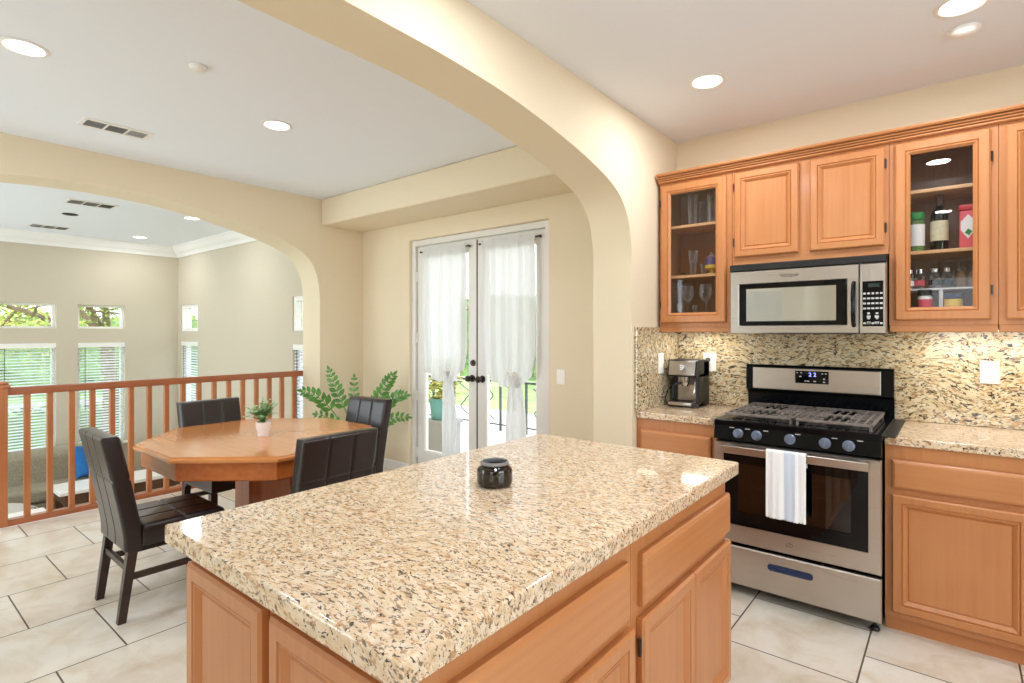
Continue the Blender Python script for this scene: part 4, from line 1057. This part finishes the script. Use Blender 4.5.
can_light(-6.929, 2.587, 'recessed living room ceiling light seen just under the arch edge', KP)
def disc(name, x, y, prof, m, label, cat, **k):
    mb = MB(); mb.lathe(prof, (x, y, ZC), 28); return at(mb, name, m, label, cat)
disc('smoke_detector', .031, 3.125, [(.055, -.0005), (.06, -.004), (.05, -.02), (.03, -.03), (0, -.032)], M['white'], 'small round white detector on the kitchen ceiling', 'smoke detector')
disc('sprinkler_cover', -2.954, 1.131, [(.04, -.0005), (.042, -.006), (.034, -.02), (.02, -.026), (0, -.027)], M['white'], 'small round white sprinkler cover on the dining ceiling', 'sprinkler cover')
disc('sprinkler_cover', -7.766, 1.63, [(.07, -.0005), (.075, -.006), (.05, -.012), (0, -.013)], M['ventdark'], 'flat dark round cover on the living room ceiling between two vents', 'sprinkler cover')
def vent(x0, x1, y0, y1, label):
    t = thing('ceiling_vent', ((x0+x1)/2, (y0+y1)/2, ZC), label, 'vent', 'ceiling air vents')
    fn = lambda u, v, d: (v, u, ZC-d)
    mb = MB(); holes = []
    L_ = (y1-y0); g_ = .012
    for k in range(3):
        a = y0+.022+k*(L_-.044+g_)/3; b = a+(L_-.044+g_)/3-g_
        holes.append((a, b, x0+.025, x1-.025))
    holes_wall(mb, fn, y0, y1, x0, x1, holes, .0005, .008); mb.build('frame', M['white'], t, smooth=False)
    mb = MB(); mb.box(x0+.02, x1-.02, y0+.02, y1-.02, ZC-.0022, ZC-.0006); mb.build('backing', M['ventdark'], t, smooth=False)
    for k, h in enumerate(holes):
        mb = MB()
        n = 8
        for i in range(n):
            xx = h[2]+(h[3]-h[2])*(i+.5)/n
            th = (.95, .75, .18)[k]
            mt = Matrix.Translation((xx, (h[0]+h[1])/2, ZC-.005)) @ Matrix.Rotation(th, 4, 'Y')
            mb.box(-.0045-.002*k, .0045+.002*k, -(h[1]-h[0])/2, (h[1]-h[0])/2, -.0005, .0005, mtx=mt)
        mb.build('louvers', M['dim'], t, smooth=False)
vent(-4.365, -4.188, .95, 1.328, 'white three-section air vent in the dining ceiling')
vent(-7.10, -6.85, 1.43, 1.85, 'white air vent in the living room ceiling nearer the arch')
vent(-9.03, -8.76, 1.46, 1.86, 'white air vent in the living room ceiling nearer the far windows')

# ------------------------------------------------------------------ railing
t = thing('railing', (-5.33, 1.9, 0), 'wooden baluster railing with a square newel post along the edge of the dining floor', 'railing')
mb = MB(); mb.box(-5.38, -5.28, .655, .755, .004, 1.0, .004); mb.box(-5.392, -5.268, .643, .767, 1.0, 1.025, .006); mb.box(-5.385, -5.275, .65, .76, 1.025, 1.045, .008); mb.build('newel_post', M['rail'], t)
mb = MB(); mb.prism([(-.028, .945), (.028, .945), (.034, .962), (.034, .985), (.026, 1.0), (-.026, 1.0), (-.034, .985), (-.034, .962)], lambda u, v, d: (-5.33+u, d, v), .755, 3.06); mb.build('handrail', M['raily'], t)
mb = MB(); mb.prism([(-.045, .004), (.045, .004), (.045, .03), (.03, .045), (-.03, .045), (-.045, .03)], lambda u, v, d: (-5.33+u, d, v), .755, 3.03); mb.build('shoe_rail', M['raily'], t)
for k in range(17):
    y = .866 + .1312*k - .0
    mb = MB(); mb.box(-5.348, -5.312, y-.018, y+.018, .045, .945, .002, 1); mb.build('baluster', M['rail'], t)

# ------------------------------------------------------------------ dining table
cx, cy, hx, hy, kx, ky = -3.38, 1.683, .68, .632, .27, .27
def octo(e): return [(cx-kx-e*.4, cy-hy-e), (cx+kx+e*.4, cy-hy-e), (cx+hx+e, cy-ky-e*.4), (cx+hx+e, cy+ky+e*.4), (cx+kx+e*.4, cy+hy+e), (cx-kx-e*.4, cy+hy+e), (cx-hx-e, cy+ky+e*.4), (cx-hx-e, cy-ky-e*.4)]
t = thing('dining_table', (cx, cy, 0), 'octagonal glossy wooden dining table on a square pedestal with a small plant on it', 'table')
def stack(mb, lev):
    prev = None
    for e, z in lev:
        r = mb.ring([(x, y, z) for x, y in octo(e)])
        if prev: mb.bridge(prev, r)
        else: mb.f(r[::-1])
        prev = r
    mb.f(prev)
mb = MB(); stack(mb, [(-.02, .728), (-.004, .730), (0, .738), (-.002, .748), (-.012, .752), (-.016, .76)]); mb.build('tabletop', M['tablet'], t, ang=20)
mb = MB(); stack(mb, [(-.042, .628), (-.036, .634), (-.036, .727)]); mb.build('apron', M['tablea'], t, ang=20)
mb = MB()
ang = 0
prof = []
oct_p = lambda r, c=.35: [(cx+r*a, cy+r*b) for a, b in ((-1+c, -1), (1-c, -1), (1, -1+c), (1, 1-c), (1-c, 1), (-1+c, 1), (-1, 1-c), (-1, -1+c))]
prev = None
for r, z in ((.30, 0), (.30, .05), (.27, .075), (.15, .09), (.14, .11), (.14, .60), (.2, .628)):
    rr = mb.ring([(x, y, z) for x, y in oct_p(r)])
    if prev: mb.bridge(prev, rr)
    else: mb.f(rr[::-1])
    prev = rr
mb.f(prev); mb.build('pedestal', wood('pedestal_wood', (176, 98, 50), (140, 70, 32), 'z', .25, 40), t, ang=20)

# little plant on the table
px, py, pz = -3.335, 1.655, .7605
t = thing('potted_plant', (px, py, pz), 'small leafy green plant in a white ceramic pot on the dining table', 'plant')
mb = MB(); mb.lathe([(0, .01), (.028, .01), (.034, 0), (.036, .0), (.036, .02), (.044, .055), (.045, .082), (.046, .086), (.042, .086), (.04, .07), (0, .07)], (px, py, pz), 24); mb.build('pot', M['potwhite'], t)
mb = MB(); mb.lathe([(0, .072), (.04, .071), (.0405, .0705)], (px, py, pz), 16); mb.build('soil', M['soil'], t)
mb = MB(); st_ = MB(); rr = random.Random(11)
for i in range(46):
    a = rr.uniform(0, 6.28); sp = rr.uniform(.1, 1.0)*.105; h = rr.uniform(.06, .15)*(1.15-.4*sp/.105)
    b0 = Vector((px, py, pz+.07)); tip = Vector((px+sp*math.cos(a), py+sp*math.sin(a), pz+.075+h))
    mid = b0.lerp(tip, .5) + Vector((0, 0, .02)); st_.tube([b0, mid, tip], .0012, 5)
    for q in range(9):
        s_ = .3+.7*q/8; p = b0.lerp(tip, s_)+Vector((0, 0, .02*math.sin(PI*s_)))
        aa = rr.uniform(0, 6.28); mb.leaf(p, (math.cos(aa), math.sin(aa), rr.uniform(-.1, .6)), (0, 0, 1), rr.uniform(.022, .036), rr.uniform(.006, .010))
mb.build('leaves', M['leaf2'], t, normals=False); st_.build('stems', M['stem'], t)

# ------------------------------------------------------------------ dining chairs
def pad(mb, x0, x1, y0, y1, z0, z1, bev, grooves=None, shear=None, nx=24, nz=20):
    """upholstered slab: box with a rounded edge and stitched grooves pressed into front and back; y is thickness"""
    def sh(x, y, z): return shear(x, y, z) if shear else (x, y, z)
    def press(u, v):
        g = 0
        if grooves:
            for gu in grooves[0]: g = max(g, 1-abs(u-gu)/.018)
            for gv in grooves[1]: g = max(g, 1-abs(v-gv)/.012)
        e = min(u, 1-u)*(x1-x0); f_ = min(v, 1-v)*(z1-z0)
        r = 0
        if e < bev: r = max(r, 1-math.sqrt(max(0, 1-((bev-e)/bev)**2)))
        if f_ < bev: r = max(r, 1-math.sqrt(max(0, 1-((bev-f_)/bev)**2)))
        return .006*max(0, g) + bev*r
    def coords(n, gs, d):
        c = {0, .012, .03, .06, .94, .97, .988, 1}
        for i in range(n+1): c.add(round(i/n, 4))
        for g in gs: c |= {round(g-.018, 4), round(g, 4), round(g+.018, 4)}
        return sorted(x for x in c if 0 <= x <= 1)
    us = coords(nx, grooves[0] if grooves else (), 0); vs = coords(nz, grooves[1] if grooves else (), 0)
    F_, B_ = [], []
    for u in us:
        fr, bk = [], []
        for v in vs:
            x = x0+(x1-x0)*u; z = z0+(z1-z0)*v; p = press(u, v)
            fr.append(mb.bm.verts.new(sh(x, y1-p, z))); bk.append(mb.bm.verts.new(sh(x, y0+p, z)))
        F_.append(fr); B_.append(bk)
    nu, nv = len(us), len(vs)
    for i in range(nu-1):
        for j in range(nv-1):
            mb.f([F_[i][j], F_[i][j+1], F_[i+1][j+1], F_[i+1][j]]); mb.f([B_[i][j], B_[i+1][j], B_[i+1][j+1], B_[i][j+1]])
    for j in range(nv-1):
        for i in (0, nu-1): mb.f([F_[i][j], F_[i][j+1], B_[i][j+1], B_[i][j]])
    for i in range(nu-1):
        for j in (0, nv-1): mb.f([F_[i][j], F_[i+1][j], B_[i+1][j], B_[i][j]])
def make_chair(label):
    t = thing('dining_chair', (0, 0, 0), label, 'chair', 'dark leather dining chairs around the table')
    w = .21
    lean = lambda x, y, z: (x, y - .17*max(0, (z-.40))**1.15*1.25, z)
    mb = MB(); pad(mb, -w, w, -.235, -.155, .335, .905, .016, ((.34, .66), (.62,)), lean); mb.build('backrest', M['leather'], t, ang=60)
    mb = MB()
    flat = lambda x, y, z: (x, z, y)
    pad(mb, -w, w, .345, .455, -.157, .225, .022, ((.34, .66), (.5,)), flat); mb.build('seat', M['leather'], t, ang=60)
    for sx in (-1, 1):
        def leg(y0, dx, dy, top):
            mb = MB(); a = .021; b = .017
            xc, zt = sx*(w-.022), top
            A = mb.ring([(xc-a, y0-a, zt), (xc+a, y0-a, zt), (xc+a, y0+a, zt), (xc-a, y0+a, zt)])
            B = mb.ring([(xc+dx-b, y0+dy-b, 0), (xc+dx+b, y0+dy-b, 0), (xc+dx+b, y0+dy+b, 0), (xc+dx-b, y0+dy+b, 0)])
            mb.bridge(A, B); mb.f(A); mb.f(B[::-1]); mb.build('leg', M['chairleg'], t, smooth=False)
        leg(.195, 0, 0, .345); leg(-.198, 0, -.045, .345)
        mb = MB(); mb.box(sx*(w-.022)-.010, sx*(w-.022)+.010, -.21, .195, .195, .225, .002, 1); mb.build('stretcher', M['chairleg'], t)
    mb = MB(); mb.box(-w+.03, w-.03, -.222, -.202, .235, .265, .002, 1); mb.build('stretcher', M['chairleg'], t)
    return t
ch = make_chair('dark leather dining chair pulled out beside the railing with its whole seat showing')
ch.location = (-3.30, 1.095, 0); ch.rotation_euler = (0, 0, math.radians(-1))
dup(ch, (-3.97, 1.715, 0), -PI/2 + math.radians(2), 'dark leather dining chair tucked behind the table in front of the railing')
dup(ch, (-2.64, 1.545, 0), PI/2, 'dark leather dining chair with its back to the island')
dup(ch, (-3.43, 2.25, 0), PI + math.radians(4), 'dark leather dining chair beside the tall plant near the french doors')

# ------------------------------------------------------------------ tall plant in the corner
zx, zy = -4.42, 3.14
t = thing('zz_plant', (zx, zy, 0), 'tall glossy green plant with arching fronds in the corner by the french doors', 'plant')
mb = MB(); mb.lathe([(0, 0), (.11, 0), (.12, .01), (.15, .26), (.155, .28), (.14, .28), (.135, .25), (0, .25)], (zx, zy, 0), 28); mb.build('pot', M['potdark'], t)
mb = MB(); mb.lathe([(0, .252), (.136, .251), (.137, .25)], (zx, zy, 0), 20); mb.build('soil', M['soil'], t)
rr = random.Random(4)
def frond(tip, bend, nl=10, L=.105):
    p0 = Vector((zx+rr.uniform(-.05, .05), zy+rr.uniform(-.05, .05), .25)); p2 = Vector(tip)
    p1 = p0.lerp(p2, .55) + Vector(bend)
    B = lambda s_: p0*(1-s_)**2 + p1*2*s_*(1-s_) + p2*s_*s_
    mb = MB(); mb.mat(M['stem']); mb.tube([B(i/16) for i in range(17)], .007, 8, .002)
    mb.mat(M['leaf'])
    for i in range(nl):
        s_ = .5 + .48*i/(nl-1); p = B(s_); d = (B(min(1, s_+.02))-B(s_-.02)).normalized()
        vw = Vector((.81, -.58, .1)); sd = d.cross(vw).normalized()
        nn = sd.cross(d).normalized(); l_ = L*(1-.45*(i/(nl-1))**2)*rr.uniform(.9, 1.1)
        for s2 in (-1, 1): mb.leaf(p, (d*.7 + sd*s2*.85 + nn*rr.uniform(-.3, .3)).normalized(), (nn + sd*rr.uniform(-.5, .5)).normalized(), l_, l_*.27, .2)
    mb.leaf(B(1), d, nn, L*.7, L*.16)
    mb.build('frond', None, t, normals=False)
for tip, bend, nl, L_ in (((-4.62, 2.67, .86), (.04, .02, .22), 7, .10), ((-4.66, 2.955, 1.03), (.02, -.06, .05), 8, .09), ((-4.5, 3.12, .95), (-.03, -.02, .06), 6, .085),
                          ((-4.2, 3.35, .985), (-.05, .02, .14), 8, .095), ((-4.08, 3.40, .80), (-.06, .0, .26), 8, .09), ((-4.12, 3.45, .58), (-.05, -.02, .18), 6, .085),
                          ((-4.72, 2.86, .62), (.02, -.03, .16), 5, .08), ((-4.5, 3.16, .72), (.03, .03, .05), 5, .08)): frond(tip, bend, nl, L_)

# ------------------------------------------------------------------ living room furniture
t = thing('sofa', (-9.0, 1.0, ZL), 'long greyish green sofa against the windows of the sunken living room', 'sofa')
def cush(mb, x0, x1, y0, y1, z0, z1, b=.06): mb.box(x0, x1, y0, y1, z0, z1, b, 4)
mb = MB(); cush(mb, -9.45, -8.72, -.30, 2.56, ZL+.10, ZL+.30, .03); mb.build('base', M['sofa'], t)
mb = MB(); cush(mb, -9.47, -9.13, -.30, 2.56, ZL+.28, ZL+.88, .12); mb.build('backrest', M['sofa'], t)
for k in range(2):
    mb = MB(); cush(mb, -9.16, -8.70, -.06+k*1.19, 1.12+k*1.19, ZL+.30, ZL+.48, .05); mb.build('seat_cushion', M['sofa'], t)
for y in (-.30, 2.32):
    mb = MB(); cush(mb, -9.40, -8.72, y, y+.24, ZL+.28, ZL+.58, .08); mb.build('arm', M['sofa'], t)
for yy in (-.22, 2.48):
    for xx in (-9.38, -8.8):
        mb = MB(); mb.box(xx-.03, xx+.03, yy-.03, yy+.03, ZL, ZL+.10); mb.build('leg', M['darkwood'], t, smooth=False)
mb = MB()
def pillow(u, v):
    a, b = (u-.5)*2, (v-.5)*2
    return a, b
vs = {}
for side in (1, -1):
    def fn_(u, v):
        a, b = (u-.5)*2, (v-.5)*2
        th = .075*max(0, (1-a**4)*(1-b**4))**.6
        return (-8.985 + side*th - .10*b, 2.115+a*.19*(1-.08*(1-b*b)), ZL+.69+b*.2*(1-.08*(1-a*a)))
    mb.grid(fn_, 14, 14)
bmesh.ops.remove_doubles(mb.bm, verts=mb.bm.verts[:], dist=.0005)
at(mb, 'throw_pillow', M['blue'], 'bright blue throw pillow leaning on the living room sofa back', 'pillow')
t = thing('coffee_table', (-8.16, 2.2, ZL), 'long low table with a white top and dark wood frame in the living room', 'table')
mb = MB(); mb.box(-8.44, -7.90, 1.56, 2.95, -.475, -.435, .008); mb.build('tabletop', M['stone'], t)
mb = MB(); mb.box(-8.40, -7.94, 1.62, 2.90, -.60, -.476); mb.build('apron', M['darkwood'], t, smooth=False)
mb = MB(); mb.box(-8.38, -7.96, 1.64, 2.88, -.86, -.83); mb.build('lower_shelf', M['darkwood'], t, smooth=False)
for xx in (-8.37, -7.97):
    for yy in (1.65, 2.87):
        mb = MB(); mb.box(xx-.035, xx+.035, yy-.035, yy+.035, ZL, -.60); mb.build('leg', M['darkwood'], t, smooth=False)
t = thing('ottoman', (-8.2, 1.02, ZL), 'rounded pale upholstered ottoman in front of the living room sofa', 'ottoman')
mb = MB(); mb.lathe([(0, .12), (.36, .12), (.40, .16), (.41, .30), (.39, .40), (.33, .445), (0, .455)], (-8.15, 1.0, ZL), 36); mb.build('cushion', plain('ottoman_fabric', (192, 186, 176), .9, bump=.3, bscale=200), t)
mb = MB(); mb.lathe([(.415, .385), (.422, .392), (.415, .40)], (-8.15, 1.0, ZL), 36); mb.build('piping', M['stone'], t)
for a in range(4):
    mb = MB(); mb.cyl((-8.15+.28*math.cos(a*PI/2+.7), 1.0+.28*math.sin(a*PI/2+.7), ZL), (-8.15+.28*math.cos(a*PI/2+.7), 1.0+.28*math.sin(a*PI/2+.7), ZL+.13), .02, .03, 12); mb.build('leg', M['darkwood'], t)

# ------------------------------------------------------------------ window blinds
def blind(fn, u0, u1, z0, z1, label, tilt=.45, n=30):
    t = thing('window_blind', fn((u0+u1)/2, z0, 0), label, 'blind', 'horizontal blinds of the living room windows')
    def bx(mb, a, b, c, d, e, f_):
        p, q = fn(a, c, e), fn(b, d, f_)
        mb.box(min(p[0], q[0]), max(p[0], q[0]), min(p[1], q[1]), max(p[1], q[1]), min(p[2], q[2]), max(p[2], q[2]))
    mb = MB(); bx(mb, u0-.01, u1+.01, z1-.055, z1+.015, .012, .062); mb.build('headrail', M['white'], t, smooth=False)
    mb = MB(); p = (z1-.06-z0-.03)/n
    for i in range(n):
        zc = z0+.03+p*(i+.5); w = .021
        mb.prism([(-w*math.cos(tilt), -w*math.sin(tilt)), (0, .004), (w*math.cos(tilt), w*math.sin(tilt)), (0, .0015)], lambda u, v, d: fn(d, zc+v, .034+u), u0+.004, u1-.004)
    mb.build('slats', M['blind'], t, smooth=False)
    mb = MB(); bx(mb, u0+.002, u1-.002, z0+.006, z0+.026, .02, .048); mb.build('bottom_rail', M['white'], t, smooth=False)
    mb = MB(); bx(mb, u0+.075, u0+.082, z1-.95, z1-.05, .057, .061); mb.build('tilt_wand', M['iron'], t, smooth=False)
    mb = MB()
    for uu in (u0+.11, u1-.11): bx(mb, uu-.0015, uu+.0015, z0+.02, z1-.05, .0335, .0345)
    mb.build('ladder_cord', M['white'], t, smooth=False)
blind(FX(XL-.065), 1.254, 1.85, -.195, 1.245, 'horizontal blind in the far window next to the newel post', -.38, 34)
blind(FX(XL-.065), 2.10, 2.65, -.195, 1.245, 'horizontal blind in the far window nearest the living room corner', -.38, 34)
blind(FY(YL+.065), -9.436, -8.804, -.195, 1.25, 'horizontal blind in the side window nearest the living room corner', -.38, 34)
blind(FY(YL+.065), -6.076, -5.444, -.195, 1.25, 'horizontal blind in the side window partly hidden by the arch', -.38, 34)

# ------------------------------------------------------------------ outdoors
def stuff(mb, name, m, label, cat, **k): return tag(mb.build(name, m, None, **k), label, cat, None, 'stuff')
mb = MB(); mb.box(-60, -9.75, -30, 40, -1.35, -1.25); o = struct(mb, 'lawn', M['lawn'], smooth=False)
mb = MB(); mb.box(-27, -21, -30, 40, -1.249, -1.24); struct(mb, 'street', M['road'], smooth=False)
mb = MB(); mb.box(-9.7, 6, 3.9, 7.6, -.14, -.02); struct(mb, 'patio', M['paving'], smooth=False)
mb = MB(); mb.box(-9.7, 20, 7.6, 40, -.16, -.06); struct(mb, 'lawn_garden', M['lawn'], smooth=False)
def tree(x, y, z, h, cr_, label, seed, leafm='treeleaf', nl=2600, low=.35, spread=1.0):
    r = random.Random(seed)
    t = thing('tree', (x, y, z), label, 'tree', 'trees outside the living room windows')
    tr = MB(); lf = MB()
    top = Vector((x, y, z+h*low)); tr.tube([(x, y, z), (x+.05, y+.06, z+h*low*.5), top], .17, 10, .13)
    ends = []
    for i in range(7):
        a = i*2*PI/7 + r.uniform(-.3, .3); ln = cr_*r.uniform(.7, 1.05)*spread
        e = top + Vector((ln*math.cos(a), ln*math.sin(a), h*r.uniform(.12, .5)))
        m_ = top.lerp(e, .5) + Vector((r.uniform(-.2, .2), r.uniform(-.2, .2), .12)); tr.tube([top, m_, e], .085, 8, .02); ends += [m_, e]
        for k in range(4):
            s_ = top.lerp(e, r.uniform(.35, .95)); e2 = s_ + Vector((r.uniform(-1, 1), r.uniform(-1, 1), r.uniform(-.2, .7)))*cr_*.4
            tr.tube([s_, s_.lerp(e2, .5)+Vector((0, 0, .06)), e2], .03, 6, .008); ends.append(e2)
    tr.build('trunk', M['bark'], t)
    for i in range(nl):
        c = ends[r.randrange(len(ends))]; p = c + Vector((r.gauss(0, 1), r.gauss(0, 1), r.gauss(0, .8)))*cr_*.26
        d = Vector((r.uniform(-1, 1), r.uniform(-1, 1), r.uniform(-.8, .5))); lf.leaf(p, d, (r.uniform(-.6, .6), r.uniform(-.6, .6), 1), r.uniform(.06, .11), r.uniform(.02, .035))
    lf.build('foliage', M[leafm], t, normals=False)
tree(-14.6, 3.72, -1.25, 5.8, 3.0, 'tree with a forking trunk outside the far window nearest the corner', 21, 'treeleaf', 7500, low=.42)
tree(-23.5, 13.5, -1.25, 6.2, 2.4, 'green tree standing farther back across the lawn', 23, nl=4000)
tree(-20.8, 2.6, -1.25, 6.0, 2.1, 'yellow-green tree farther back outside the far window beside the newel post', 24, 'treeyellow', nl=5000)
def hedge(name, x0, x1, y0, y1, z0, h, label, n, seed, m='hedge', sz=.16):
    r = random.Random(seed); mb = MB()
    mb.box(x0+.1, x1-.1, y0+.1, y1-.1, z0, z0+h-.1)
    for i in range(n):
        p = (r.uniform(x0, x1), r.uniform(y0, y1), z0 + h*r.uniform(.03, 1)); mb.leaf(p, (r.uniform(-1, 1), r.uniform(-1, 1), r.uniform(-.2, 1)), (r.uniform(-1, 1), r.uniform(-1, 1), 1), r.uniform(.7, 1.3)*sz, sz*.4)
    return tag(mb.build(name, M[m], None, normals=False), label, 'hedge')
hedge('hedge', -31, -29, -12, 26, -1.25, 3.4, 'long clipped hedge beyond the street outside the far windows', 5000, 31, sz=.3)
hedge('hedge', -17.0, -15.8, -2, 9, -1.25, .9, 'low hedge on the lawn outside the far windows', 2600, 34, sz=.14)
hedge('hedge', -13, -3, 13, 14.4, -.06, 2.6, 'tall hedge at the end of the garden lawn outside the french doors', 5000, 32, sz=.22)
hedge('shrub', -9.6, -6.9, 5.2, 6.2, -.02, 1.0, 'low leafy shrub outside the side windows of the living room', 1800, 35, sz=.16)
# garden railing outside the french doors
t = thing('garden_railing', (-4.3, 6.0, -.02), 'low wrought-iron garden railing with scrolls outside the french doors', 'railing')
mb = MB(); mb.box(-6.6, -2.6, 5.985, 6.015, .68, .71); mb.box(-6.6, -2.6, 5.99, 6.01, .06, .08); mb.build('rail_bar', M['iron'], t, smooth=False)
for k in range(9):
    xx = -6.5+k*.47; mb = MB(); mb.box(xx-.014, xx+.014, 5.986, 6.014, -.02, .68); mb.build('upright', M['iron'], t, smooth=False)
for k in range(8):
    xc = -6.5+k*.47+.235; pts = []
    for i in range(31):
        s_ = -1+2*i/30; pts.append((xc+.13*math.sin(s_*4.2)*abs(s_)**.4*(1 if s_ > 0 else 1), 6.0, .38+.24*s_))
    mb = MB(); mb.tube(pts, .009, 6); mb.build('scroll', M['iron'], t)
t = thing('planter', (-4.52, 4.30, -.02), 'teal planter on a grey stand with yellow green leaves outside the french doors', 'planter')
mb = MB(); mb.box(-4.68, -4.36, 4.16, 4.44, -.02, .40); mb.box(-4.70, -4.34, 4.14, 4.46, .38, .42); mb.build('stand', M['road'], t, smooth=False)
mb = MB(); mb.lathe([(0, .42), (.11, .42), (.12, .43), (.145, .64), (.15, .66), (.135, .66), (.13, .62), (0, .62)], (-4.52, 4.30, 0), 24); mb.build('pot', M['teal'], t)
mb = MB(); r = random.Random(9)
for i in range(260):
    a = r.uniform(0, 6.28); q = r.uniform(0, .2); mb.leaf((-4.52+q*math.cos(a), 4.3+q*math.sin(a), .62+r.uniform(0, .34)), (math.cos(a), math.sin(a), r.uniform(-.2, .8)), (0, 0, 1), .1, .028)
mb.build('leaves', M['treeyellow'], t, normals=False)
